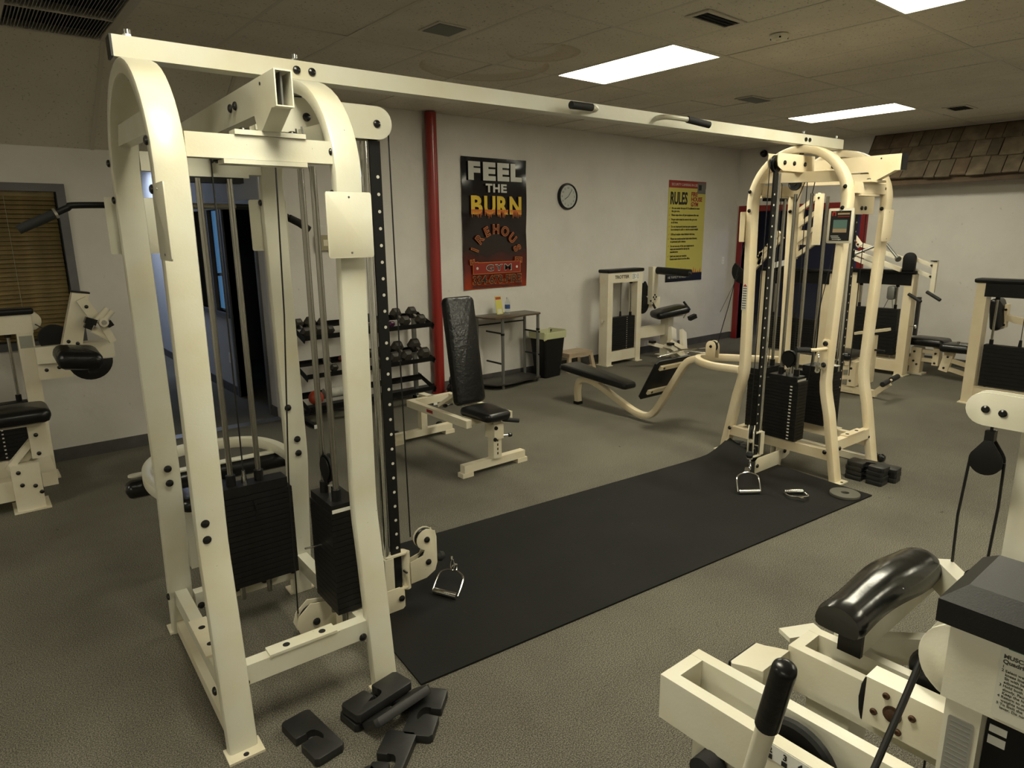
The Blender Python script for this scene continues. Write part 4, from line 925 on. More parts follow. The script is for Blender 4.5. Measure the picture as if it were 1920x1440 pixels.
for x, z in ((.36, .34), (-.24, .30), (.36, .62), (-.24, .66)): MB().cyl((x, -.12, z), (x, .16, z), .011, n=10).build('crossbar', M['black_plastic'], t)
for x, y in ((-.24, -.15), (.36, -.09)): MB().cyl((x, y, .64), (x, y, .665), .023, n=16).build('collar', M['black_plastic'], t)
t = thing('brochure_stand', 'small yellow brochure in a stand on the side table', 'brochure', (4.90, 6.20, .857), .1)
MB().prism(rrect(.10, .215, .003), (0, .02, .115), (1, 0, 0), (0, .2, 1), .003).build('leaflet', M['inkyel'], t)
MB().bar((0, .07, .0), (0, .05, .14), .09, .002, (0, 1, 0), 0).build('easel_back', M['glass'], t); MB().box(-.05, .05, -.01, .07, 0, .003).build('stand_foot', M['glass'], t)
MB().prism(rrect(.085, .03, .003), (0, .0335, .195), (1, 0, 0), (0, .2, 1), .001).build('title_patch', M['inkred'], t)
MB().prism(rrect(.06, .05, .003), (0, .0035, .045), (1, 0, 0), (0, .2, 1), .001).build('picture_patch', M['inkwhite'], t)
t = thing('water_bottle', 'clear plastic water bottle with blue label on the side table', 'bottle', (5.02, 6.21, .857))
M['pet'] = mat('clear_plastic', (.8, .85, .85), .05); M['pet'].node_tree.nodes['Principled BSDF'].inputs['Transmission Weight'].default_value = .9; M['pet'].node_tree.nodes['Principled BSDF'].inputs['IOR'].default_value = 1.1
MB().lathe([(0, 0), (.028, 0), (.032, .006), (.031, .05), (.032, .10), (.030, .135), (.014, .17), (.013, .185), (0, .185)], (0, 0, 0)).build('body', M['pet'], t)
MB().lathe([(.0325, .065), (.0325, .11)], (0, 0, 0)).build('label_band', mat('blue_label', (.03, .07, .22), .4), t); MB().lathe([(0, .182), (.015, .182), (.015, .20), (0, .20)], (0, 0, 0)).build('cap', M['inkwhite'], t)
# ------------------------------------------------------------------ trash can with liner
t = thing('trash_can', 'tall black plastic trash can with clear liner by the side table', 'trash can', (5.68, 6.22, 0), .12)
def rring(mb, w_, d_, z, r): return [mb.bm.verts.new((x, y, z)) for x, y in rrect(w_, d_, r, 5)]
mb = MB(); rs = [rring(mb, a_, b_, z_, .03) for a_, b_, z_ in ((.30, .20, .002), (.40, .27, .55), (.415, .285, .55), (.415, .285, .575), (.395, .265, .575), (.29, .19, .02))]
for A_, B_ in zip(rs, rs[1:]):
    for i in range(len(A_)): mb.bm.faces.new((A_[i], A_[(i+1) % len(A_)], B_[(i+1) % len(B_)], B_[i]))
mb.bm.faces.new(rs[0][::-1]); mb.bm.faces.new(rs[-1]); mb.build('bin', M['black_plastic'], t)
mb = MB(); rs = []
for a_, b_, z_, j_ in ((.42, .29, .50, .006), (.425, .295, .56, .004), (.425, .295, .585, .006), (.40, .27, .59, .004), (.37, .24, .50, .015)):
    rs.append([mb.bm.verts.new((x*(1+random.uniform(-j_, j_)*3), y*(1+random.uniform(-j_, j_)*3), z_+random.uniform(-j_, j_)*2)) for x, y in rrect(a_, b_, .03, 5)])
for A_, B_ in zip(rs, rs[1:]):
    for i in range(len(A_)): mb.bm.faces.new((A_[i], A_[(i+1) % len(A_)], B_[(i+1) % len(B_)], B_[i]))
mb.build('liner', mat('clear_liner', (.50, .50, .30), .25), t, 'translucent yellowish bin liner folded over the rim')
# ------------------------------------------------------------------ step stool
t = thing('step_stool', 'small beige plastic step stool between trash can and white machine', 'stool', (6.23, 6.30, 0))
SB = mat('beige_plastic', (.42, .32, .22), .5, var=.15, vscale=10)
MB().box(-.22, .22, -.14, .14, .225, .25, .012, 3).build('top', SB, t)
MB().box(-.215, .215, -.135, -.125, .19, .228, .003).box(-.215, .215, .125, .135, .19, .228, .003).box(-.215, -.205, -.125, .125, .19, .228, .003).box(.205, .215, -.125, .125, .19, .228, .003).build('skirt', SB, t)
for x in (-1, 1):
    for y in (-1, 1): MB().bar((x*.20, y*.12, .20), (x*.235, y*.145, 0), .05, .035, (0, 1, 0), .006, .06, .04).build('leg', SB, t)
for y in (-.142, .142): MB().box(-.23, .23, y-.008, y+.008, .03, .06, .004).build('stretcher', SB, t)
# ------------------------------------------------------------------ clock
t = thing('wall_clock', 'round black rimmed wall clock right of the tall banner', 'clock', (6.215, YW, 2.253))
MB().lathe([(0, 0), (.165, 0), (.168, .02), (.158, .042), (.146, .044), (.142, .028), (0, .028)], (0, 0, 0), (0, -1, 0), 40).build('rim', M['black_plastic'], t)
MB().lathe([(0, .029), (.141, .029), (.141, .0285)], (0, 0, 0), (0, -1, 0), 40).build('face', mat('clock_face', (.45, .46, .44), .4), t)
def text(body, size, loc, parent, m_, name='lettering', n=(0, -1, 0), ext=.0006, sx=1.0, align='CENTER', shear=0, bold=0, rz=0, sp=1.0, ay='BOTTOM_BASELINE'):
    cu = bpy.data.curves.new('t', 'FONT'); cu.body = body; cu.size = size; cu.align_x = align; cu.align_y = ay; cu.extrude = ext; cu.offset = bold; cu.shear = shear; cu.space_character = sp; cu.resolution_u = 3
    ob = bpy.data.objects.new('t', cu); col.objects.link(ob); bpy.context.view_layer.update()
    me = bpy.data.meshes.new_from_object(ob.evaluated_get(bpy.context.evaluated_depsgraph_get())); bpy.data.objects.remove(ob); bpy.data.curves.remove(cu)
    X_ = Vector((0, 0, 1)).cross(Vector(n)).normalized(); Z_ = Vector(n).normalized(); Y_ = Z_.cross(X_)
    rot = Matrix((X_, Y_, Z_)).transposed().to_4x4() @ Matrix.Rotation(rz, 4, 'Z')
    me.transform(Matrix.Translation(Vector(loc)) @ rot @ Matrix.Diagonal((sx, 1, 1, 1)))
    me.materials.clear(); return link(name, me, m_, parent)
for k in range(1, 13):
    a = R(90-30*k); text(str(k), .034, (.108*math.cos(a), -.0295, .108*math.sin(a)-.012), t, M['ink'], 'numeral')
for a, l_, w_ in ((R(90-240), .075, .007), (R(90-38), .11, .005)): MB().bar((0, -.032, 0), (l_*math.cos(a), -.032, l_*math.sin(a)), .002, w_, (math.sin(a), 0, -math.cos(a)), 0).build('hand', M['ink'], t)
# ------------------------------------------------------------------ banners
def quad(name, x0, x1, z0, z1, y, m_, p, t_=.0012): return MB().box(x0, x1, y-t_, y, z0, z1).build(name, m_, p, smooth=False)
bw, bh = .965, 1.50
t = thing('fitness_banner', 'tall glossy black and red banner reading FEEL THE BURN', 'banner', (5.03, YW-.004, 1.905))
bm_ = MB(); nx, nz = 24, 36; vv = {}
def by(s, q):   # vinyl hangs with soft folds near its edges
    return -.006-.018*abs(math.sin(q*9+1))*max(0, 1-s*6)-.014*max(0, (s-.86)/.14)*abs(math.sin(q*7))-.01*math.exp(-((q-.93)/.03)**2)*math.sin(s*PI)
for i in range(nx+1):
    for k in range(nz+1): vv[i, k] = bm_.bm.verts.new((-bw/2+bw*i/nx, by(i/nx, k/nz), -bh/2+bh*k/nz))
for i in range(nx):
    for k in range(nz): bm_.bm.faces.new((vv[i, k], vv[i+1, k], vv[i+1, k+1], vv[i, k+1]))
def mat_banner():
    m_ = mat('printed_vinyl', (.01, .01, .012), .16); nt = m_.node_tree; b_ = nt.nodes['Principled BSDF']; tc = nt.nodes['Texture Coordinate']
    sp = nt.nodes.new('ShaderNodeSeparateXYZ'); nt.links.new(tc.outputs['Object'], sp.inputs[0])
    n_ = N(nt, 'ShaderNodeTexNoise', Scale=3.0, Detail=4.0); nt.links.new(tc.outputs['Object'], n_.inputs['Vector'])
    ad = nt.nodes.new('ShaderNodeMath'); ad.operation = 'MULTIPLY_ADD'; ad.inputs[1].default_value = .35; nt.links.new(n_.outputs['Fac'], ad.inputs[0]); nt.links.new(sp.outputs['Z'], ad.inputs[2])
    mr = nt.nodes.new('ShaderNodeMapRange'); mr.inputs[1].default_value = -.62; mr.inputs[2].default_value = .85; nt.links.new(ad.outputs[0], mr.inputs[0])
    r_ = ramp(nt, mr.outputs[0], [(0, (.30, .035, .008)), (.16, (.10, .010, .006)), (.34, (.016, .008, .008)), (1, (.008, .008, .010))]); nt.links.new(r_.outputs['Color'], b_.inputs['Base Color'])
    bp = nt.nodes.new('ShaderNodeBump'); bp.inputs['Strength'].default_value = .25; n2 = N(nt, 'ShaderNodeTexNoise', Scale=4.0, Detail=2.0); nt.links.new(tc.outputs['Object'], n2.inputs['Vector']); nt.links.new(n2.outputs['Fac'], bp.inputs['Height']); nt.links.new(bp.outputs['Normal'], b_.inputs['Normal'])
    return m_
bm_.build('banner_sheet', mat_banner(), t)
yb = -.0145
M['bwhite'] = mat('banner_white', (.52, .51, .47), .25); M['byel'] = mat('banner_yellow', (.62, .42, .03), .3); M['bor'] = mat('banner_orange', (.50, .13, .02), .3); M['bred'] = mat('banner_red', (.22, .02, .012), .3)
yb = -.030
def fit(body, x0, x1, z0, z1, y, parent, m_, name='lettering', bold=0, shear=0, sp=1.0):
    o_ = text(body, .2, (0, 0, 0), parent, m_, name, bold=bold, shear=shear, sp=sp, align='LEFT')
    vs_ = [v.co for v in o_.data.vertices]; a, b_ = min(v.x for v in vs_), max(v.x for v in vs_); c_, d__ = min(v.z for v in vs_), max(v.z for v in vs_)
    for v in o_.data.vertices: v.co.x = x0+(v.co.x-a)/(b_-a)*(x1-x0); v.co.z = z0+(v.co.z-c_)/(d__-c_)*(z1-z0); v.co.y += y
    return o_
for k, (ch, a_, b_) in enumerate((('F', -.395, -.225), ('E', -.185, .0), ('E', .025, .205), ('L', .225, .40))): fit(ch, a_, b_, .495, .700, yb, t, M['bwhite'], bold=.012)
for k, (ch, a_, b_) in enumerate((('T', -.150, -.052), ('H', -.040, .060), ('E', .078, .165))): fit(ch, a_, b_, .365, .462, yb, t, M['bwhite'], bold=.008)
for k, (ch, a_, b_) in enumerate((('B', -.365, -.200), ('U', -.175, -.010), ('R', .015, .185), ('N', .205, .39))): fit(ch, a_, b_, .115, .325, yb, t, M['byel'], bold=.008)
dr = MB()
for a_, b_ in ((-.365, -.20), (-.175, -.01), (.015, .185), (.205, .39)):
    for k in range(9):
        x_ = a_+.012+(b_-a_-.024)*k/8; l_ = random.uniform(.04, .105); dr.prism([(x_-.010, .17), (x_+.010, .17), (x_+.002, .17-l_), (x_-.002, .17-l_)], (0, yb-.0008, 0), (1, 0, 0), (0, 0, 1), .0008)
dr.build('flame_drips', M['bor'], t)['kind'] = 'stuff'
for k, ch in enumerate('FIREHOUSE'):
    a = R(186-190*k/8); text(ch, .150, (.335*math.cos(a)-.0, yb, -.395+.335*math.sin(a)), t, M['bor'], bold=.007, rz=a-PI/2, sx=.95, ay='CENTER')
    text(ch, .150, (.335*math.cos(a)-.0, yb-.0008, -.395+.335*math.sin(a)), t, M['ink'], bold=-.001, rz=a-PI/2, sx=.95, ay='CENTER')
quad('red_bar', -.36, .37, -.575, -.435, yb, M['bor'], t); quad('red_bar', -.352, .362, -.568, -.442, yb-.001, M['bred'], t)
fit('GYM', -.165, .225, -.545, -.465, yb-.003, t, M['bwhite'], bold=.008, sp=1.35); fit('GYM', -.158, .218, -.539, -.471, yb-.004, t, M['ink'], bold=.002, sp=1.35)
for x_ in (-.295, .31): MB().lathe([(0, 0), (.016, 0), (.016, .001), (0, .001)], (x_, yb-.002, -.505), (0, -1, 0)).build('dot', M['bwhite'], t)
fit('334-673-FIRE', -.365, .385, -.700, -.588, yb, t, M['bor'], bold=.010); fit('334-673-FIRE', -.358, .378, -.693, -.595, yb-.001, t, M['ink'], bold=.004)
fit('www.firehousegym.org', -.37, .39, -.742, -.700, yb, t, M['ink'], bold=.003, shear=.2)
# rules poster
t = thing('rules_poster', 'tall yellow rules poster with red header by the corner', 'poster', (8.76, YW-.003, 1.79))
quad('sheet', -.46, .46, -.75, .75, -.002, M['inkyel'], t); quad('header', -.46, .46, .645, .75, -.004, mat('poster_red', (.30, .035, .03), .45), t)
quad('footer', -.46, .46, -.75, -.63, -.004, M['ink'], t)
text('SECURITY CAMERAS IN USE', .052, (-.40, -.006, .675), t, M['inkwhite'], align='LEFT')
cm_ = quad('camera_picture', .24, .45, .57, .735, -.006, M['silver'], t); quad('camera_lens', .27, .34, .62, .70, -.008, M['ink'], cm_)
text('RULES', .245, (-.42, -.006, .41), t, M['ink'], align='LEFT', bold=.008, sx=.62, sp=1.0)
for k, s_ in enumerate(('FIRE', 'HOUSE', 'GYM')): text(s_, .088, (.09, -.006, .53-.075*k), t, mat('poster_red_%d' % k, (.30, .035, .03), .45) if k == 0 else bpy.data.materials['poster_red_0'], align='LEFT', bold=.003)
RL = [(.335, ('No one under the age of 15 is allowed to enter', 'the gym area.')), (.235, ('Please wipe down all gym equipment after use.',)), (.17, ('Proper attire must be worn in the gym area', 'at all times.')), (.065, ('Do not improperly load any gym equipment', 'in an attempt to add or remove excess weight.')), (-.05, ('Off load weights when finished with bars.',)), (-.115, ('Please use earphones/ear buds when listening', 'to personal audio devices.')), (-.225, ('Do not use any of the gym equipment in', 'ways not intended for use by the', 'manufacturer.')), (-.375, ('Limit one guest per member.', 'Guests must check in at the office.'))]
for z_, ls in RL:
    MB().prism([(0, .010), (.008, 0), (.030, .034), (.009, .014)], (-.43, -.005, z_), (1, 0, 0), (0, 0, 1), .001).build('check_mark', bpy.data.materials['poster_red_0'], t)
    for k, l_ in enumerate(ls): text(l_, .043, (-.375, -.006, z_-.043*k), t, M['ink'], align='LEFT', sx=.84, bold=.0008)
text("HE 'FAMILY' FITNESS", .05, (-.40, -.006, -.70), t, M['inkwhite'], align='LEFT')
for k in range(16):
    x_ = -.44+.055*k; h_ = random.uniform(.03, .10)
    MB().prism([(x_, -.63), (x_+.04, -.63), (x_+.025+random.uniform(-.01, .01), -.63+h_)], (0, -.005, 0), (1, 0, 0), (0, 0, 1), .001).build('flame', M['bor'], t)
# ------------------------------------------------------------------ dumbbell rack
rk = thing('dumbbell_rack', 'black three tier dumbbell rack with silver uprights beside the red column', 'rack', (2.40, 6.20, 0))
tiers = (.855, .485, .165); RL_ = 1.42
for zt in tiers:
    def q(y, z): return (y, z)
    d = Vector((0, .31, .11)).normalized(); n = Vector((0, -d.z, d.y))
    o = Vector((0, -.18, zt))
    tr = MB()
    tr.bar(o+Vector((0, 0, 0)), o+Vector((RL_, 0, 0)), .06, .005, n, 0).bar(o+Vector((0, -.03, .015)), o+Vector((RL_, -.03, .015)), .005, .045, n, 0)
    o2_ = o+d*.24; tr.bar(o2_, o2_+Vector((RL_, 0, 0)), .06, .005, n, 0).bar(o2_+d*.03+n*.014, o2_+d*.03+n*.014+Vector((RL_, 0, 0)), .005, .04, n, 0)
    tr.build('shelf_rail', M['strip'], rk, smooth=False)
    for x in (0.0, RL_): MB().prism([(-.04, -.025), (.32, -.025), (.33, .02), (-.05, .035)], o+Vector((x, 0, 0)), d, n, .006).build('end_plate', M['strip'], rk, smooth=False)
for x in (.03, RL_-.04):
    MB().box(x-.02, x+.02, .10, .14, .02, .95, .003).build('upright', M['silver'], rk); MB().box(x-.02, x+.02, -.26, .17, .0, .035, .003).build('foot', M['strip'], rk)
    MB().box(x-.022, x+.022, -.27, -.26, .0, .037, .002).build('foot_cap', M['white'], rk)
MB().box(.03, RL_-.04, .105, .135, .06, .09, .002).build('back_brace', M['strip'], rk)
hexm = mat('hex_rubber', (.030, .025, .019), .55, bump=.1, bscale=60, var=.4, vscale=20)
def dumbbell(x, tier, r, label, m_=None, hl=None, rot=0.0, length=.0, yoff=0.0):
    d = Vector((0, .31, .11)).normalized(); n = Vector((0, -d.z, d.y)); hl = hl or r*1.15; L = .12+2*hl
    base = Vector((2.40+x, 6.02, tiers[tier]))+d*(.13+yoff)+n*(r*.87+.004)
    t = thing('dumbbell', label, 'dumbbell', base, 0, 'dumbbells on the rack')
    t.rotation_euler = (math.atan2(d.z, d.y), 0, 0) if not rot else (math.atan2(d.z, d.y), 0, rot)
    MB().cyl((0, -L/2+hl*.5, 0), (0, L/2-hl*.5, 0), .014, n=12).build('handle', M['steel'], t)
    for s_ in (-1, 1):
        c = s_*(L/2-hl/2)
        MB().lathe([(0, -hl/2), (r*.62, -hl/2), (r, -hl*.22), (r, hl*.22), (r*.62, hl/2), (0, hl/2)], (0, c, 0), (0, 1, 0), 6).build('hex_head', m_ or hexm, t, smooth=False)
purple = mat('purple_vinyl', (.06, .012, .045), .4); redm = mat('dark_red_vinyl', (.10, .012, .01), .4)
dumbbell(1.10, 0, .066, 'black hex dumbbell on top tier, second from the column'); dumbbell(1.29, 0, .066, 'black hex dumbbell on top tier nearest the red column')
dumbbell(1.10, 1, .076, 'large black hex dumbbell on middle tier, second from the column'); dumbbell(1.31, 1, .078, 'large black hex dumbbell on middle tier nearest the column')
dumbbell(.96, 0, .038, 'small purple dumbbell on the top tier', purple)
dumbbell(.80, 0, .050, 'black hex dumbbell on top tier beside the perforated column'); dumbbell(.70, 0, .040, 'small black hex dumbbell on top tier behind the white post')
dumbbell(.58, 0, .056, 'black hex dumbbell on top tier left of the white post'); dumbbell(.28, 0, .050, 'black hex dumbbell on top tier between the guide rods'); dumbbell(.16, 0, .062, 'black hex dumbbell on top tier behind the left guide rod'); dumbbell(.04, 0, .056, 'black hex dumbbell at the left end of the top tier')
dumbbell(.95, 1, .074, 'large black hex dumbbell on middle tier beside the perforated column'); dumbbell(.78, 1, .052, 'black hex dumbbell on middle tier left of the perforated column')
dumbbell(.30, 1, .045, 'black hex dumbbell on middle tier behind the right guide rod'); dumbbell(.46, 1, .038, 'small dark red dumbbell on the middle tier', redm); dumbbell(.56, 1, .045, 'black hex dumbbell on middle tier beside the small red one')
t = thing('foam_roller', 'white roller lying on the bottom tier of the dumbbell rack', 'foam roller', (2.60, 6.10, .285)); MB().cyl((-.0, 0, 0), (.34, .0, 0), .052, n=24).build('roller', mat('dirty_white_foam', (.45, .45, .40), .7, var=.3, vscale=12, bump=.1, bscale=40), t); MB().cyl((.341, 0, 0), (.348, 0, 0), .045, n=20).build('end_cap', M['black_plastic'], t)
t = thing('medicine_ball', 'small red ball on the bottom tier of the dumbbell rack', 'ball', (2.50, 6.06, .270)); MB().lathe([(.072*math.cos(R(a)), .072*math.sin(R(a))) if abs(a) < 90 else (0, .072*math.sin(R(a))) for a in range(-90, 91, 15)], (0, 0, 0)).build('ball', mat('orange_red_rubber', (.32, .04, .015), .45), t)
for k, (x, y, lb) in enumerate(((4.20, 6.17, 'black kettlebell on the floor right behind the bench'), (4.17, 5.98, 'black kettlebell standing in front of the other by the column'))):
    t = thing('kettlebell', lb, 'kettlebell', (x, y, 0))
    MB().lathe([(0, 0), (.05, 0), (.085, .03), (.095, .075), (.08, .12), (.05, .145), (0, .15)], (0, 0, 0)).build('body', M['bolt'], t)
    MB().tube(spline([(-.045, 0, .12), (-.062, 0, .17), (-.05, 0, .215), (0, 0, .228), (.05, 0, .215), (.062, 0, .17), (.045, 0, .12)], 4), .014, 10).build('handle', M['bolt'], t)
# ------------------------------------------------------------------ selectorised machines
CR = M['cream2']
def weight_tower(t, w, hdr_black=False, st=(.13, .56), zs=(.22, .66), h=1.30, plates=14, d=.15, pw=.10, label=None, nums=False, m_=None):
    m_ = m_ or CR
    for x0 in (0, w-pw): MB().box(x0, x0+pw, 0, d, .012, h-.03, .008).build('tower_post', m_, t)
    for x0 in (-.02, w-pw-.0): MB().box(x0, x0+pw+.02, -.03, d+.03, 0, .012, .003).build('foot_plate', M['worn'], t)
    MB().box(pw-.01, w-pw+.01, .01, d-.01, .05, .19, .006).build('base_rail', m_, t)
    MB().box(pw-.02 if hdr_black else -.004, w-.02 if hdr_black else w+.004, -.004, d+.004, 1.13, h-.02, .01).build('header', M['black_plastic'] if hdr_black else m_, t)
    MB().pad((w/2, d/2, h-.012), (1, 0, 0), (0, 1, 0), w+.05, d+.05, .045, rc=.03, re=.015).build('tower_cap', M['black_plastic'], t, 'black moulded cap')
    n = plates; pt = (zs[1]-zs[0])/n
    me = None
    for k in range(n):
        if me is None: me = MB().box(st[0], st[1], .03, d-.03, 0, pt-.002, .003, 1).build('weight_plate', M['iron'], t); pl = me
        else: pl = copy(me, t)
        pl.location = (0, 0, zs[0]+k*pt)
    if nums:
        me = None
        for k in range(n):
            if me is None: me = MB().box(-.006, .006, -.001, 0, -.005, .005).build('number_mark', M['tag'], t, smooth=False); pl = me
            else: pl = copy(me, t)
            pl.location = (st[0]+(st[1]-st[0])*.68, .029, zs[0]+(k+.5)*pt)
    for x in (st[0]+.05, st[1]-.05):
        MB().cyl((x, d/2, .19), (x, d/2, 1.13), .011, n=12).build('guide_rod', M['rod'], t); MB().cyl((x, d/2, zs[1]), (x, d/2, zs[1]+.05), .019, n=12).cyl((x, d/2, 1.10), (x, d/2, 1.13), .022, n=12).build('bushing', M['black_plastic'], t)
    xm = (st[0]+st[1])/2
    MB().cyl((xm, d/2, zs[1]), (xm, d/2, 1.13), .0035, n=8).build('cable', M['cable'], t); MB().cyl((xm, d/2, zs[1]), (xm, d/2, zs[1]+.07), .018, .012, n=12).build('stack_fitting', M['black_plastic'], t)
def bl(t, p, n, s=1.0): 
    o_ = MB().lathe([(0, 0), (.014, 0), (.013, .005), (.007, .009), (0, .010)], p, n, 12).build('bolt', M['bolt'], t); return o_
# --- machine against the back wall
t = thing('curl_machine', 'white weight machine against the wall under the rules poster, with tilted black seat', 'exercise machine', (6.68, 6.12, 0))
weight_tower(t, .70, st=(.085, .60), zs=(.20, .655), nums=True, plates=15)
text('TROTTER', .062, (.13, -.0055, 1.185), t, M['ink'], align='LEFT', bold=.0015, sx=1.05)
sk_ = MB().box(.47, .62, -.0055, -.0045, 1.16, 1.25).build('info_sticker', M['white'], t, smooth=False)
for k in range(5): MB().box(.48, .53, -.0065, -.0055, 1.17+k*.015, 1.176+k*.015).box(.58, .61, -.0065, -.0055, 1.17+k*.015, 1.176+k*.015).build('text_line', M['label_text'], sk_, smooth=False)
MB().tube(circ and [(.545+.02*math.cos(R(a)), -.0062, 1.205+.025*math.sin(R(a))) for a in range(0, 360, 40)], .002, 6, closed=True).build('figure_mark', M['label_text'], sk_)
MB().cyl((-.05, .05, .62), (0, .05, .62), .006, n=10).cyl((-.052, .05, .62), (-.046, .05, .62), .022, n=16).build('pin_hook', M['chrome'], t)
MB().box(.70, 1.36, .02, .12, .31, .46, .008).build('connecting_beam', CR, t)
MB().box(1.27, 1.39, -.04, .10, .0, .62, .008).build('seat_post', CR, t)
MB().box(1.22, 1.44, -.10, .15, 0, .012, .003).build('foot_plate', M['worn'], t)
MB().box(.80, .92, -.10, -.02, .80, 1.32, .006).build('roller_arm', CR, t)
for a in range(4): bl(t, (.86+.030*math.cos(a*PI/2), -.10, .90+.030*math.sin(a*PI/2)), (0, -1, 0))
MB().cyl((.90, -.06, 1.27), (.94, -.62, 1.25), .052, n=24).build('roller_pad', M['vinyl'], t); MB().cyl((.86, -.06, 1.27), (.94, -.64, 1.25), .014, n=12).build('roller_axle', M['steel'], t)
MB().box(.70, 1.08, -.02, .08, .74, .88, .008).build('upper_beam', CR, t)
MB().prism(circ(.13, 20, 0, 0, -90, 90, True), (.70, .0, .80), (1, 0, 0), (0, 0, 1), .05, .004).build('cam', M['strip'], t, 'black cam wheel')
MB().prism([(0, 0), (.14, .02), (.12, .12), (.05, .22), (.02, .18), (0, .2)], (.71, .0, .90), (1, 0, 0), (0, 0, 1), .03, .003).build('cam_cover', M['strip'], t)
MB().cyl((.80, -.08, .86), (.88, -.10, .74), .016, n=12).build('hand_grip', M['foam'], t)
sa = Vector((.55, -.30, .12)).normalized(); sb = Vector((.35, .75, .0)).normalized()
MB().pad((1.27, -.06, .655), sa, (sb-sa*sb.dot(sa)).normalized(), .52, .36, .11, rc=.07, puff=.02).build('seat', M['vinyl'], t)
MB().bar((1.08, -.04, .585), (1.45, -.10, .60), .16, .02, (0, 0, 1), .004).build('seat_plate', CR, t)
MB().tube([(1.42, -.16, .70), (1.50, -.18, .62), (1.50, -.14, .55)], .014).build('side_handle', CR, t); MB().cyl((1.40, -.20, .80), (1.50, -.24, .68), .016, n=12).build('hand_grip', M['foam'], t)
MB().bar((1.52, -.22, .545), (1.62, -.26, .585), .07, .06, bev=.010).build('knob_block', M['black_plastic'], t)
MB().bar((.52, -.62, .30), (.88, -.70, .06), .16, .05, (0, 0, 1), .005).bar((.70, -.50, .34), (1.00, -.60, .18), .08, .05, (0, 0, 1), .005).bar((.36, -.44, .34), (.62, -.52, .26), .08, .05, (0, 0, 1), .005).build('foot_lever', CR, t)
MB().bar((.90, -.62, .06), (1.14, -.40, .42), .12, .05, (0, -1, 0), .005).bar((1.02, -.35, .12), (1.16, -.20, .44), .12, .05, (0, -1, 0), .005).bar((.80, -.66, .04), (1.30, -.10, .04), .06, .06, bev=.004).build('lever_bracket', CR, t)
for p in ((.62, -.545, .30), (.66, -.66, .22), (1.04, -.53, .19), (.86, -.70, .10)): bl(t, p, (0, -1, .3))
for p in ((.34, -.47, .36), (.50, -.65, .335)): MB().bar(p, (p[0]+.07, p[1]-.01, p[2]), .07, .03, bev=.004).build('rubber_cap', M['black_plastic'], t)
# --- left machine by the window
t = thing('preacher_curl_machine', 'white weight machine in front of the left window with black seat and arm pad', 'exercise machine', (-.42, 6.02, 0))
weight_tower(t, .78, st=(.10, .68), zs=(.20, .62), h=1.30, nums=True)
MB().prism([(0, -.07)]+circ(.07, 10, .0, 0, -90, 90, True)+[(0, .07)], (.775, .07, 1.215), (1, 0, 0), (0, 0, 1), .13, .006).build('header_end', CR, t, 'rounded end of the header')
MB().box(.05, .30, -.0055, -.0045, 1.15, 1.25).build('info_sticker', M['white'], t, smooth=False)
st_ = MB().box(.69, .77, -.002, -.001, 1.02, 1.11).build('grey_sticker', mat('grey_sticker', (.28, .28, .24), .6), t, smooth=False)
MB().box(.77, 1.27, -.10, .03, .905, 1.03, .006).build('arm_beam', CR, t)
MB().box(.77, .98, -.06, .0, .78, .905, .004).build('beam_gusset', CR, t); bl(t, (.82, -.06, .85), (0, -1, 0)); bl(t, (.90, -.06, .86), (0, -1, 0))
MB().hexa([(.93, -.16, 1.03), (1.06, -.16, 1.03), (1.06, -.06, 1.03), (.93, -.06, 1.03), (1.045, -.16, 1.42), (1.15, -.16, 1.40), (1.15, -.06, 1.40), (1.045, -.06, 1.42)], .006).build('slanted_plate', CR, t)
MB().bar((1.04, -.11, 1.425), (1.155, -.11, 1.405), .11, .012, bev=.003).build('end_cap', M['black_plastic'], t)
MB().bar((1.09, -.18, 1.37), (1.17, -.18, 1.20), .07, .03, (0, -1, 0), .003).build('lever_link', CR, t); bl(t, (1.115, -.20, 1.31), (0, -1, 0)); bl(t, (.975, -.16, 1.06), (0, -1, 0)); bl(t, (1.03, -.16, 1.04), (0, -1, 0))
MB().bar((1.20, -.16, 1.19), (1.26, -.16, 1.03), .05, .04, (0, -1, 0), .004).bar((1.14, -.16, 1.14), (1.24, -.16, 1.06), .05, .02, (0, -1, 0), .003).build('lever_post', CR, t)
MB().cyl((1.16, -.22, 1.20), (1.245, -.22, 1.29), .020, n=14).cyl((1.19, -.22, 1.18), (1.275, -.22, 1.27), .020, n=14).build('lever_tube', CR, t)
MB().cyl((1.205, -.26, 1.19), (1.205, -.14, 1.19), .032, n=20).build('pivot_hub', CR, t); MB().cyl((1.205, -.265, 1.19), (1.205, -.26, 1.19), .018, n=16).build('pivot_cap', M['chrome'], t)
MB().bar((1.09, -.22, 1.22), (1.16, -.22, 1.19), .06, .045, (.3, 0, 1), .006).build('lever_pad', M['vinyl'], t); MB().bar((1.085, -.21, 1.18), (1.13, -.21, 1.155), .05, .04, (.3, 0, 1), .006).build('lever_pad', M['vinyl'], t); MB().bar((1.24, -.18, 1.19), (1.26, -.18, 1.15), .05, .04, (1, 0, .3), .006).build('lever_pad', M['vinyl'], t)
MB().cyl((.90, -.04, 1.08), (.90, -.0, 1.08), .10, n=28).build('cam', M['strip'], t); MB().prism(circ(.14, 16, 0, 0, 180, 360, True), (1.06, -.45, .95), (1, 0, 0), (0, 0, 1), .03, .003).build('cam', M['strip'], t)
MB().tube([(.80, .0, 1.19), (.92, -.03, 1.10)], .004).build('cable', M['cable'], t)
MB().pad((.975, -.58, 1.00), (1, -.1, -.12), (0, 1, .10), .27, .30, .13, rc=.05, puff=.01).build('arm_pad', M['vinyl_worn'], t)
MB().box(1.02, 1.08, -.66, -.60, .89, .94, .003).build('pad_bracket', M['strip'], t)
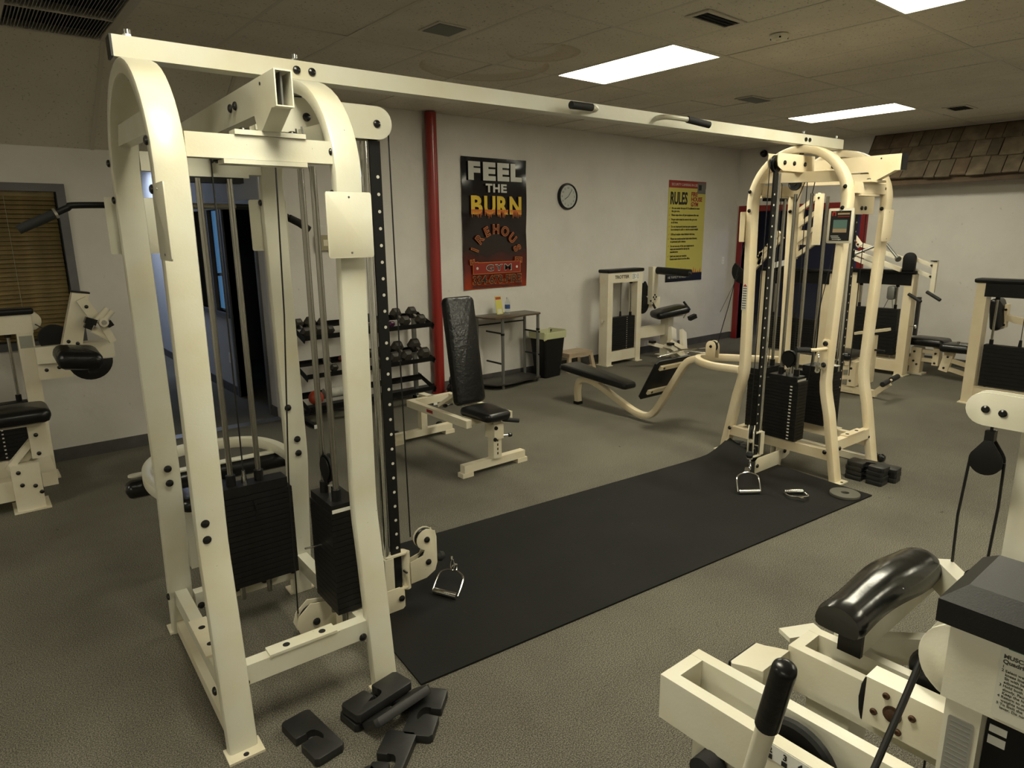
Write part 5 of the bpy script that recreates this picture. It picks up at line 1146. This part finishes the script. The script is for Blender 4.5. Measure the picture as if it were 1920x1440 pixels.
MB().pad((.56, -.62, .665), (1, 0, .0), (0, 1, 0), .40, .34, .10, rc=.06, puff=.012).build('seat', M['vinyl'], t)
MB().box(.42, .72, -.72, -.52, .600, .615, .003).build('seat_plate', CR, t)
MB().box(.62, .72, -.66, -.60, .36, .60, .004).build('seat_bracket', CR, t); bl(t, (.66, -.66, .52), (0, -1, 0)); bl(t, (.66, -.66, .39), (0, -1, 0))
MB().bar((.48, -.60, .30), (.66, -.60, .50), .04, .05, (0, -1, 0), .003).bar((.54, -.57, .30), (.70, -.57, .46), .04, .03, (0, -1, 0), .003).build('parallel_link', CR, t)
MB().box(.49, .65, -.66, -.50, .012, .33, .005).build('base_post', CR, t)
for p in ((.53, -.66, .28), (.54, -.66, .19), (.61, -.66, .17), (.64, -.66, .12)): bl(t, p, (0, -1, 0))
MB().box(.47, .68, -.68, -.44, 0, .012, .003).build('foot_plate', M['worn'], t)
MB().box(-.3, .49, -.62, -.50, .08, .22, .006).build('base_beam', CR, t); MB().box(.66, .75, -.5, .0, .10, .20, .006).build('base_beam', CR, t)
# --- machine beyond the far tower (left of the two)
def mk(name, label, x, y): return thing(name, label, 'exercise machine', (x, y, 0), -PI/2)    # local x runs to the right, y away
C3 = M['cream3']
t = mk('pullover_machine', 'cream weight machine seen through the far tower, tall ladder like arm above its cap', 8.50, 4.98)
weight_tower(t, .97, True, st=(.14, .84), zs=(.22, .66), m_=C3)
L_ = MB(); 
L_.bar((.52, -.10, 1.44), (.56, -.10, 2.06), .05, .05, (0, 1, 0), .004).bar((.80, -.14, 1.62), (.80, -.14, 2.24), .09, .05, (0, 1, 0), .004)
for z_ in (0, .19, .38, .57): L_.bar((.53, -.11, 1.47+z_), (.80, -.13, 1.66+z_), .05, .05, (0, 1, 0), .004)
L_.build('ladder_arm', C3, t)
MB().box(.55, .80, -.12, -.10, 1.62, 1.80, .003).build('arm_plate', C3, t); bl(t, (.80, -.165, 2.19), (0, -1, 0))
A_ = MB(); A_.bar((-.20, -.05, 1.15), (.30, -.05, 1.72), .05, .05, (0, 1, 0), .004).bar((-.16, -.05, 1.26), (.26, -.05, 1.78), .05, .05, (0, 1, 0), .004).bar((.0, -.05, 1.35), (.02, -.05, 1.52), .05, .05, (0, 1, 0), .003)
A_.build('swing_arm', C3, t); bl(t, (-.02, -.08, 1.45), (0, -1, 0)); bl(t, (.10, -.08, 1.60), (0, -1, 0))
MB().bar((.18, .0, 1.34), (.42, .0, 1.40), .12, .07, bev=.006).build('bearing_block', M['white'], t)
MB().prism(circ(.17, 20, 0, 0, 140, 330, True), (-.24, -.05, 1.25), (1, 0, 0), (0, 0, 1), .04, .004).build('cam', M['strip'], t, 'black half round cam')
MB().cyl((-.30, -.05, 1.22), (-.34, -.4, .7), .003, n=6).build('cable', M['cable'], t)
# its seat, towards the viewer
MB().pad((1.62, -.88, .435), (1, 0, 0), (0, 1, 0), .28, .40, .085, rc=.05, puff=.008).build('seat', M['vinyl'], t)
MB().box(1.50, 1.76, -1.0, -.80, .375, .39, .003).build('seat_plate', C3, t)
MB().box(1.56, 1.63, -.98, -.88, .0, .34, .004).build('base_post', C3, t); MB().box(1.72, 1.80, -.98, -.88, .10, .375, .004).build('seat_bracket', C3, t)
for z_ in (.28, .17, .06): MB().bar((1.60, -.93, z_), (1.78, -.93, z_+(.03 if z_ > .1 else 0)), .05, .045, bev=.003).build('parallel_link', C3, t)
for p in ((1.75, -.98, .30), (1.75, -.98, .16), (1.585, -.98, .10), (1.61, -.98, .06)): bl(t, p, (0, -1, 0))
MB().bar((1.60, -.92, .05), (2.02, -.92, .05), .06, .07, bev=.004).bar((2.0, -.92, .05), (2.14, -.92, .19), .05, .06, bev=.004).build('base_beam', C3, t)
MB().cyl((2.14, -1.10, .20), (2.14, -.96, .215), .028, n=14).cyl((2.14, -.88, .22), (2.14, -.72, .235), .028, n=14).build('foot_roller', M['foam'], t); MB().cyl((2.14, -1.0, .21), (2.14, -.84, .22), .014, n=10).build('roller_axle', C3, t)
MB().bar((1.60, -.6, .64), (1.95, -.6, .72), .10, .03, bev=.004).build('arm_rest_plate', C3, t); MB().bar((1.80, -.6, .10), (1.80, -.6, .64), .08, .06, (1, 0, 0), .004).build('arm_post', C3, t)
MB().cyl((1.84, -.64, .48), (1.95, -.64, .48), .012, n=10).build('pull_pin', M['black_plastic'], t)
# --- machine with arms and grips on the right of the far tower
t = mk('press_machine', 'cream weight machine behind the far tower with sloping arms and black grips', 8.95, 3.97)
weight_tower(t, .75, True, st=(.06, .60), zs=(.245, .83), m_=C3, plates=13)
pb = MB()
for y_ in (-.03, .03): pb.prism(rrect(.085, .17, .03), (.51, y_+.02, 1.03), (1, 0, 0), (0, 0, 1), .006, .001)
pb.build('pulley_bracket', M['silver'], t); MB().lathe([(0, -.01), (.04, -.01), (.04, .01), (0, .01)], (.51, .02, 1.03), (0, 1, 0)).build('pulley', M['black_plastic'], t)
MB().cyl((.49, .02, .98), (.42, .05, .82), .003, n=6).cyl((.52, .02, .98), (.53, .05, .82), .003, n=6).build('cable', M['cable'], t)
A_ = MB(); A_.bar((-.18, -.06, 1.60), (.62, -.06, 1.32), .05, .06, (0, 1, 0), .004).bar((-.15, -.06, 1.52), (.40, -.06, 1.32), .05, .06, (0, 1, 0), .004).bar((-.10, .10, 1.66), (.70, .10, 1.40), .05, .05, (0, 1, 0), .004)
A_.build('swing_arm', CR, t)
MB().bar((.02, -.09, 1.72), (.12, -.09, 1.60), .07, .03, (0, -1, 0), .004).build('arm_bracket', CR, t); bl(t, (.10, -.12, 1.62), (0, -1, 0)); MB().bar((.02, -.112, 1.665), (.08, -.112, 1.645), .02, .01, (0, -1, 0), .002).build('red_latch', M['inkred'], t)
MB().cyl((.12, -.25, 1.50), (.30, -.10, 1.60), .016, n=12).build('weight_peg', M['silver'], t); MB().cyl((.115, -.255, 1.497), (.125, -.245, 1.503), .035, n=16).build('peg_collar', M['silver'], t)
MB().cyl((.42, -.06, 1.62), (.62, -.20, 1.46), .016, n=12).build('weight_peg', M['silver'], t); MB().cyl((.615, -.195, 1.463), (.63, -.21, 1.45), .035, n=16).build('peg_collar', M['silver'], t)
MB().prism([(-.07, -.09), (.07, -.09), (.07, .06)]+circ(.07, 10, 0, .06, 0, 180, True), (.69, -.03, 1.40), (1, 0, 0), (0, 0, 1), .05, .006).build('pivot_cover', M['strip'], t)
for z_ in (.0, -.13): MB().bar((.72, .05, 1.45+z_), (.92, .05, 1.375+z_), .04, .04, (0, 0, 1), .003).build('parallel_link', CR, t); bl(t, (.915, .028, 1.38+z_), (0, -1, 0))
MB().bar((.95, .05, 1.43), (.95, .05, 1.06), .05, .04, (0, -1, 0), .004).build('hanging_arm', CR, t); MB().box(.90, .97, .02, .08, 1.425, 1.435, .002).build('end_cap', M['black_plastic'], t)
MB().cyl((.90, .03, 1.065), (1.07, -.02, .98), .020, n=14).build('hand_grip', M['foam'], t); MB().cyl((.72, -.02, 1.03), (.88, -.06, .95), .020, n=14).build('hand_grip', M['foam'], t)
MB().cyl((.75, .05, .63), (.82, .04, .635), .006, n=8).cyl((.815, .04, .635), (.825, .04, .635), .024, n=16).build('pin_hook', M['chrome'], t)
MB().box(.74, .78, .20, .24, .50, .98, .008).build('back_pad', mat('grey_vinyl', (.05, .05, .05), .5), t)
MB().pad((.88, .38, .42), (1, 0, 0), (0, 1, 0), .42, .34, .10, rc=.05, puff=.008).build('seat', M['vinyl'], t)
MB().box(.72, .84, .28, .40, .02, .345, .004).build('base_post', C3, t); MB().box(.97, 1.04, .28, .40, .14, .36, .004).build('seat_bracket', C3, t)
for z_ in (.30, .19): MB().bar((.84, .34, z_), (.99, .34, z_), .05, .045, bev=.003).build('parallel_link', C3, t)
for p in ((.76, .28, .29), (.76, .28, .17), (.80, .28, .13), (1.00, .28, .29), (1.00, .28, .17)): bl(t, p, (0, -1, 0))
MB().box(.30, .72, .29, .37, .10, .20, .004).build('base_beam', C3, t); MB().box(.70, .88, .26, .42, 0, .02, .003).build('foot_plate', M['worn'], t)
# --- machine at the right edge
t = mk('seated_row_machine', 'cream weight machine at the right edge with black header and chest pad behind', 8.05, 2.30)
weight_tower(t, .85, True, st=(.13, .72), zs=(.205, .64), m_=C3, plates=11)
MB().box(.10, .74, -.002, .002, .19, .20, .001).build('rail_lip', C3, t)
MB().box(.11, .28, .008, .012, .06, .10, .002).build('slot_window', M['silver'], t)
MB().pad((-.03, .95, .86), (-.14, 0, 1), (0, -1, 0), .36, .26, .11, rc=.04, puff=.02).build('chest_pad', M['vinyl'], t)
MB().box(.04, .07, .90, 1.0, .72, .98, .003).build('pad_plate', C3, t); MB().bar((.06, .95, .83), (.75, .95, .70), .06, .07, bev=.004).build('pad_arm', C3, t); bl(t, (.055, .90, .92), (0, -1, 0)); bl(t, (.055, .90, .75), (0, -1, 0))
MB().bar((.72, .95, .73), (.72, .95, .10), .08, .08, (0, 1, 0), .005).build('pad_post', C3, t)
MB().pad((-.42, 1.15, .40), (1, 0, .02), (0, 1, 0), .34, .34, .10, rc=.05, puff=.008).build('seat', M['vinyl'], t)
MB().cyl((-.40, 1.05, .46), (-.20, 1.05, .45), .010, n=10).cyl((-.40, 1.05, .45), (-.40, 1.05, .49), .016, n=12).build('lever_bar', M['silver'], t)
MB().bar((-.50, 1.15, .34), (-.55, 1.15, .10), .10, .08, (0, 1, 0), .004).build('seat_bracket', C3, t); bl(t, (-.51, 1.11, .28), (0, -1, 0)); bl(t, (-.54, 1.11, .14), (0, -1, 0))
for z_ in (.24, .13): MB().bar((-.50, 1.15, z_), (-.18, 1.15, z_-.07), .05, .045, bev=.003).build('parallel_link', C3, t)
MB().bar((-.18, 1.15, 0), (-.18, 1.15, .28), .10, .10, (0, 1, 0), .004).bar((-.18, 1.15, .07), (.72, 1.0, .07), .08, .10, bev=.004).build('base_beam', C3, t)
# ------------------------------------------------------------------ leg extension machine in the right foreground
M['cream4'] = mat_paint('foreground_enamel', (.70, .68, .585), .15)
C4 = M['cream4']
t = mk('leg_extension_machine', 'large cream leg machine filling the lower right corner, with slotted beams and black roller pad', 1.06, .265)
TX, TY = 1.06, .265
def G(x, y, z): return (TY-y, x-TX, z)     # world -> this machine's own frame
def gbox(x0, x1, y0, y1, z0, z1, b=.006, mb=None, seg=2):
    return (mb or MB()).box(TY-y1, TY-y0, x0-TX, x1-TX, z0, z1, b, seg)
w = .80
for k, x0 in enumerate((0, w-.047)): MB().box(x0, x0+.047, 0, .145, .012, 1.14, .008).build('tower_post', C4, t)
for x0 in (-.02, w-.06): MB().box(x0, x0+.10, -.03, .175, 0, .012, .003).build('foot_plate', M['worn'], t)
MB().box(.05, w-.05, .01, .135, .05, .19, .006).build('base_rail', C4, t)
MB().box(-.006, w+.006, -.008, .153, 1.137, 1.275, .010, 3).build('header', C4, t)
cp = [(-.022, -.024), (w+.022, -.024), (w+.022, .169), (-.022, .169)]; cq = [(.006, .004), (w-.006, .004), (w-.006, .141), (.006, .141)]
mb = MB(); rr_ = [[mb.bm.verts.new((x, y, z_)) for x, y in ps] for ps, z_ in ((cp, 1.262), (cp, 1.298), (cq, 1.322))]
for A_, B_ in zip(rr_, rr_[1:]):
    for k in range(4): mb.bm.faces.new((A_[k], A_[(k+1) % 4], B_[(k+1) % 4], B_[k]))
mb.bm.faces.new(rr_[0][::-1]); mb.bm.faces.new(rr_[-1]); mb._bevel([v for q_ in rr_ for v in q_], .006, 3)
mb.build('tower_cap', mat('textured_black_cap', (.008, .008, .0075), .48, spec=.35, bump=.06, bscale=420), t, 'glossy black moulded cap')
lab = MB().prism(rrect(.26, .122, .006), (.188, -.0090, 1.203), (1, 0, 0), (0, 0, 1), .0012).build('instruction_label', mat('cream_label', (.62, .62, .54), .5), t, 'large instruction label with small text')
MB().box(.066, .30, -.0105, -.0098, 1.2535, 1.2555).build('green_rule', mat('green_ink', (.03, .16, .10), .5), lab, smooth=False)
LI = mat('label_print', (.07, .07, .065), .6)
text('MUSCLES USED', .0085, (.062, -.0100, 1.2385), lab, LI, align='LEFT', bold=.0003, ext=.0002); text('Quadriceps', .0085, (.062, -.0100, 1.2305), lab, LI, align='LEFT', bold=.0003, ext=.0002)
ROWS = ['1', '2 Select weight and adjust the seat back so', '   knees line up with the pivot of the arm.', '   Sit with back against the pad, place the', '   adjustable roller pad on the lower shin.', '3 Hold both side grips, extend the legs', '   slowly. Pause at the top of the lift.', '   Keep the hips down on the seat pad.', '4 Return to start without letting the', '   weights touch. Repeat the exercise.', '5 To limit the range of motion use the', '   lever. Do not drop the weight stack.']
for k, s_ in enumerate(ROWS): text(s_, .0056, (.062, -.0100, 1.2235-.0058*k), lab, LI, align='LEFT', bold=.0001, ext=.0002)
gl = MB().prism(rrect(.034, .10, .004), (.0235, -.0012, 1.058), (1, 0, 0), (0, 0, 1), .001).build('grey_caution_label', mat('grey_label', (.27, .265, .245), .5), t, 'grey caution label with faint text')
for k in range(11): MB().box(.010, .037, -.0020, -.0016, 1.018+.008*k, 1.0205+.008*k).build('text_line', mat('faint_grey', (.22, .215, .20), .6) if k == 0 else bpy.data.materials['faint_grey'], gl, smooth=False)
MB().box(.048, w-.048, .03, .12, .20, 1.125, .003, 1).build('stack_shroud', M['black_plastic'], t)
for z_, h_ in ((1.092, .012), (1.072, .014)): MB().box(.052, .074, .0285, .0295, z_, z_+h_).build('number_tag', M['white'], t, smooth=False)
# round cable guard at the end of the header
for x_ in (1.088, 1.125): MB().prism(circ(.066, 36), G(x_, .252, 1.178), (1, 0, 0), (0, 0, 1), .005, .001).build('cable_guard', C4, t)
MB().tube([G(1.105, .315, 1.16), G(1.07, .322, 1.09), G(1.00, .333, .975), G(.93, .345, .85)], .0055, 10).build('belt', M['cable'], t)
# slotted side beam (near)
def slotted(x0, x1, y0, y1, z0, z1, wall=.030, name='slotted_beam'):
    mb = MB(); b = .007
    gbox(x0, x0+wall, y0, y1, z0, z1, b, mb); gbox(x1-wall, x1, y0, y1, z0, z1, b, mb); gbox(x0+.002, x1-.002, y1-wall, y1, z0, z1-.0006, b, mb); gbox(x0+.002, x1-.002, y0, y0+.1, z0, z1-.0006, b, mb)
    return mb.build(name, C4, t)
slotted(1.066, 1.207, .16, .795, .762, .870)
sp_ = gbox(1.0650, 1.0662, .10, .565, .835, .868, 0).build('scale_strip', M['white'], t, 'white strip with numbers and notches', smooth=False)
for k, y_ in enumerate((.532, .502, .472, .442)):
    text(str(k+2), .017, G(1.0645, y_, .850), sp_, M['ink'], 'numeral', ext=.0003, bold=.0006); gbox(1.0640, 1.0650, y_-.005, y_+.006, .836, .846, 0).build('notch_mark', M['ink'], sp_, smooth=False)
MB().lathe([(0, -.012), (.085, -.012), (.092, -.006), (.092, .006), (.085, .012), (0, .012)], G(1.137, .52, .79), (0, 1, 0), 36).build('cam_wheel', M['strip'], t)
slotted(1.380, 1.500, .10, .668, .762, .870, .026)
# nose plate with pin hole, black end cap
MB().prism([(-.745, .752), (-.748, .835), (-.70, .842), (-.664, .858), (-.664, .752)][::-1], (TY, 1.325-TX, 0), (1, 0, 0), (0, 0, 1), .115, .004).build('nose_plate', C4, t)
MB().bar(G(1.325, .747, .765), G(1.325, .749, .832), .112, .010, (1, 0, 0), .003).build('end_cap', M['black_plastic'], t)
MB().lathe([(0, 0), (.018, 0), (.018, .004), (.013, .004), (.013, .002), (0, .002)], G(1.267, .70, .80), (0, -1, 0), 20).build('pin_hole', M['dark'], t); MB().lathe([(.014, 0), (.021, 0), (.021, .005), (.014, .005)], G(1.267, .70, .80), (0, -1, 0), 20).build('hole_rim', C4, t)
MB().bar(G(1.52, .62, .83), G(1.70, .45, .83), .03, .07, (0, 0, 1), .004).bar(G(1.50, .60, .80), G(1.44, .66, .80), .03, .05, (0, 0, 1), .004).build('gusset_bar', C4, t)
MB().bar(G(1.49, .735, .815), G(1.58, .69, .815), .045, .012, (0, 0, 1), .004).build('pad_foot_plate', C4, t)
# bearing box with bolts
gbox(1.342, 1.395, .10, .480, .806, .912, .006).build('bearing_box', C4, t)
MB().prism([(-.004, -.052), (.0, -.050), (.006, -.03), (.008, 0), (.006, .03), (0, .050), (-.004, .052)][::-1], G(1.3685, .4815, .859), (-1, 0, 0), (0, 0, 1), .055, .003).build('end_cap', M['black_plastic'], t)
bb = (1.3415, .422, .855)
MB().lathe([(0, 0), (.018, 0), (.018, .003), (.012, .003), (.012, .006), (.009, .008), (0, .008)], G(*bb), (0, -1, 0), 24).build('pivot_nut', M['rust'], t, 'rusty pivot nut')
for dy, dz in ((.015, .035), (.035, -.014), (-.036, .013), (-.014, -.033)):
    b_ = MB().lathe([(0, 0), (.0072, 0), (.0072, .003), (.0055, .005), (.0035, .005), (.003, .002), (0, .002)], G(bb[0], bb[1]+dy, bb[2]+dz), (0, -1, 0), 16).build('bolt', M['rust'], t)
# cams and black arms behind the tower end
MB().lathe([(0, -.010), (.055, -.010), (.06, 0), (.055, .010), (0, .010)], G(1.52, .40, .875), (0, 1, 0), 28).build('pulley', M['black_plastic'], t)
MB().lathe([(0, -.012), (.065, -.012), (.07, 0), (.065, .012), (0, .012)], G(1.42, .36, .875), (0, 1, 0), 28).build('pulley', M['black_plastic'], t)
MB().cyl(G(1.50, .40, .875), G(1.47, .41, .88), .012, n=6).build('axle_nut', M['steel'], t)
MB().prism([(0, 0), (.12, .04), (.16, .10), (.10, .12), (.02, .06)], G(1.46, .40, .83), (1, 0, 0), (0, 0, 1), .03, .004).prism([(0, 0), (.12, .02), (.12, .08), (.02, .06)], G(1.58, .43, .90), (1, 0, 0), (0, 0, 1), .03, .004).build('cam_arm', M['strip'], t)
MB().cyl(G(1.38, .40, .855), G(1.60, .40, .855), .02, n=16).build('pivot_shaft', M['steel'], t)
# roller pad and its carrier
mb = MB(); sec = []
NP = 22
for i in range(NP+1):
    s = i/NP; x_ = 1.395+.485*s; r1 = .058*(1-.10*math.sin(s*PI*2+.4)); lift = .008*math.sin(s*PI*2.0-1.1)+.016*(1-s)
    e = min(1, min(s, 1-s)/.045); e = (1-(1-e)**2)**.5 if e < 1 else 1; r_ = r1*(.88+.12*e)
    ring = []
    for k in range(20):
        a = 2*PI*k/20; yy = r_*math.cos(a); zz = r_*1.0*math.sin(a)
        if zz < -.020: zz = -.020-(abs(zz)-.020)*.12
        ring.append(mb.bm.verts.new(G(x_, .572+yy, .955+lift+zz*.85)))
    sec.append(ring)
for A_, B_ in zip(sec, sec[1:]):
    for k in range(20): mb.bm.faces.new((A_[k], A_[(k+1) % 20], B_[(k+1) % 20], B_[k]))
mb.bm.faces.new(sec[0][::-1]); mb.bm.faces.new(sec[-1])
pd = mb.build('roller_pad', mat('cracked_vinyl', (.012, .012, .011), .20, bump=.05, bscale=30), t, 'long glossy black cushion, cracked on top')
MB().tube([G(1.55, .575, 1.0065), G(1.575, .555, 1.0050), G(1.60, .54, 1.001), G(1.615, .52, .994)], .0016, 5).tube([G(1.575, .555, 1.006), G(1.585, .585, 1.0075), G(1.60, .60, 1.003)], .0014, 5).build('crack', M['tag'], pd)
gbox(1.455, 1.90, .535, .585, .880, .945, .004).build('pad_carrier', C4, t)
MB().bar(G(1.445, .56, .906), G(1.458, .56, .906), .052, .062, (0, 0, 1), .003).build('end_cap', M['black_plastic'], t)
MB().bar(G(1.90, .53, .93), G(1.72, .36, .93), .04, .08, (0, 0, 1), .004).bar(G(1.74, .38, .93), G(1.74, .38, .84), .06, .06, (1, 0, 0), .004).bar(G(1.74, .38, .85), G(1.40, .38, .85), .05, .05, (0, 0, 1), .004).build('roller_arm', C4, t)
MB().cyl(G(1.70, .42, .96), G(1.66, .395, 1.06), .022, n=18).build('stop_grip', M['vinyl'], t)
# range lever with black grip
MB().cyl(G(.679, .331, 1.322), G(.697, .355, 1.222), .0145, .0152, n=24).build('lever_grip', M['vinyl'], t, 'black rubber lever grip')
MB().lathe([(.0145, 0), (.0138, .004), (.0105, .008), (.005, .010), (0, .0104)], G(.679, .331, 1.322), Vector(G(.679, .331, 1.322))-Vector(G(.697, .355, 1.222)), 24).build('grip_end', M['vinyl'], t)
MB().tube([G(.696, .354, 1.226), G(.735, .405, 1.02), G(.79, .46, .80), G(.86, .50, .45)], .0125, 16).build('lever_tube', C4, t)
# seat and lower frame, mostly below the view
MB().pad(G(.86, .50, .56), (1, 0, 0), (0, 1, 0), .46, .34, .10, rc=.05, puff=.01).build('seat', M['vinyl'], t) if 0 else None
gbox(1.09, 1.19, .62, .72, .06, .762, .006).build('beam_post', C4, t); gbox(1.39, 1.49, .52, .62, .06, .762, .006).build('beam_post', C4, t)
gbox(1.08, 1.50, .60, .68, .012, .075, .006).build('base_rail', C4, t); gbox(1.10, 1.18, .27, .60, .012, .075, .006).build('base_rail', C4, t); gbox(.80, 1.09, .60, .68, .012, .075, .006).build('base_rail', C4, t)
gbox(.82, .90, .48, .61, .012, .46, .006).build('lever_post', C4, t)
MB().cyl(G(1.075, .655, .735), G(1.03, .655, .735), .030, n=18).build('stop_bumper', M['foam'], t)
MB().cyl(G(1.20, .60, .66), G(1.03, .60, .66), .055, n=24).build('leg_roller', M['vinyl'], t)
# ------------------------------------------------------------------ neighbouring pulley post on the right edge
t = thing('cable_pulley_station', 'tall cream post at the right edge carrying a hanging black pulley', 'exercise machine', (1.98, .36, 0))
def L2(x, y, z): return (x-1.98, y-.36, z)
MB().box(-.03, .07, -.06, .058, .012, 1.50, .008).build('post', C4, t); MB().box(-.02, .3, -.06, -.055, .012, 1.2, .002).build('side_panel', M['silver'], t)
MB().box(-.06, .10, -.10, .10, 0, .012, .003).build('foot_plate', M['worn'], t); MB().box(.07, .70, -.04, .04, .03, .11, .006).build('base_rail', C4, t)
poly = [(-.10, -.042), (.10, -.042), (.10, .040)]+circ(.041, 12, -.105, 0, 90, 270, True)[0:12]
for x_ in (1.925, 1.890): MB().prism([(.10, -.041), (.10, .041), (-.10, .041)]+circ(.041, 12, -.10, 0, 90, 270, True)[1:], L2(x_, .385, 1.392), (0, -1, 0), (0, 0, 1), .006, .001).build('bracket_plate', C4, t)
for y_ in (.483, .447): MB().lathe([(0, 0), (.0095, 0), (.009, .003), (.005, .006), (0, .006)], L2(1.8865, y_, 1.392-(.483-y_)*.1), (-1, 0, 0), 16).build('bolt', M['bolt'], t)
MB().prism(circ(.045, 24), L2(1.93, .375, 1.465), (0, -1, 0), (0, 0, 1), .02, .003).build('upper_disc', C4, t)
td = [(-.009, .052), (.009, .052)]+[(.036*math.cos(R(a)), .036*math.sin(R(a))) for a in range(35, -216, -15)]
hp = MB().prism(td[::-1], L2(1.890, .468, 1.262), (0, -1, 0), (0, 0, 1), .005, .001).prism(td[::-1], L2(1.915, .468, 1.262), (0, -1, 0), (0, 0, 1), .005, .001).build('pulley_cheek', M['black_plastic'], t)
MB().lathe([(0, -.008), (.032, -.008), (.028, 0), (.032, .008), (0, .008)], L2(1.9025, .468, 1.262), (1, 0, 0), 24).build('pulley', M['black_plastic'], t)
MB().box(*[a for a in (1.89-1.98, 1.915-1.98, .458-.36, .478-.36)], 1.312, 1.338, .003).build('clevis', M['black_plastic'], t)
MB().cyl(L2(1.903, .468, 1.335), L2(1.905, .470, 1.365), .0035, n=8).build('cable', M['cable'], t)
MB().tube([L2(1.903, .504, 1.262), L2(1.903, .512, 1.10), L2(1.903, .505, .80), L2(1.903, .50, .12)], .0035, 8).build('cable', M['cable'], t)
MB().tube([L2(1.903, .432, 1.262), L2(1.903, .430, 1.15), L2(1.903, .440, .80), L2(1.903, .46, .12)], .0035, 8).build('cable', M['cable'], t)
MB().box(-.12, -.03, -.02, .17, .06, .12, .005).build('low_bracket', C4, t)
# ------------------------------------------------------------------ lint and grass bits on the carpet
mb = MB(); rnd = random.Random(5)
for k in range(1500):
    if k < 650: x_, y_ = rnd.uniform(1.6, 9.6), rnd.uniform(.6, 6.0)
    elif k < 900: x_, y_ = rnd.gauss(5.6, .7), rnd.gauss(2.1, .6)
    elif k < 1100: x_, y_ = rnd.gauss(8.9, .35), rnd.gauss(2.55, .25)
    else: x_, y_ = rnd.uniform(1.2, 5.0), rnd.uniform(.5, 1.9)
    a_, l_ = rnd.uniform(0, PI), rnd.uniform(.006, .022)*(1.8 if rnd.random() < .1 else 1); d_x, d_y = math.cos(a_)*l_, math.sin(a_)*l_
    rel = Vector((x_, y_))-MATO; s_ = rel.dot(MATX); q_ = rel.dot(MATY)
    z_ = .0112 if (0 < s_ < Lm and 0 < q_ < 1.22) else .0012
    if z_ > .01 and rnd.random() < .8: continue
    bx_, by_ = rnd.uniform(-.4, .4)*d_y, rnd.uniform(-.4, .4)*d_x
    w_ = .0009
    p0, p1, p2 = (x_-d_x/2, y_-d_y/2), (x_+bx_, y_+by_), (x_+d_x/2, y_+d_y/2)
    nx_, ny_ = -math.sin(a_)*w_, math.cos(a_)*w_
    v = [mb.bm.verts.new((p[0]+s2*nx_, p[1]+s2*ny_, z_+(.002 if p is p1 else 0))) for p in (p0, p1, p2) for s2 in (-1, 1)]
    mb.bm.faces.new((v[0], v[1], v[3], v[2])); mb.bm.faces.new((v[2], v[3], v[5], v[4]))
o = mb.build('carpet_litter', mat('dry_grass', (.10, .085, .045), .9, var=.75, vscale=3), smooth=False); tag(o, 'dry grass blades and lint scattered over carpet and mat', 'litter', kind='stuff')
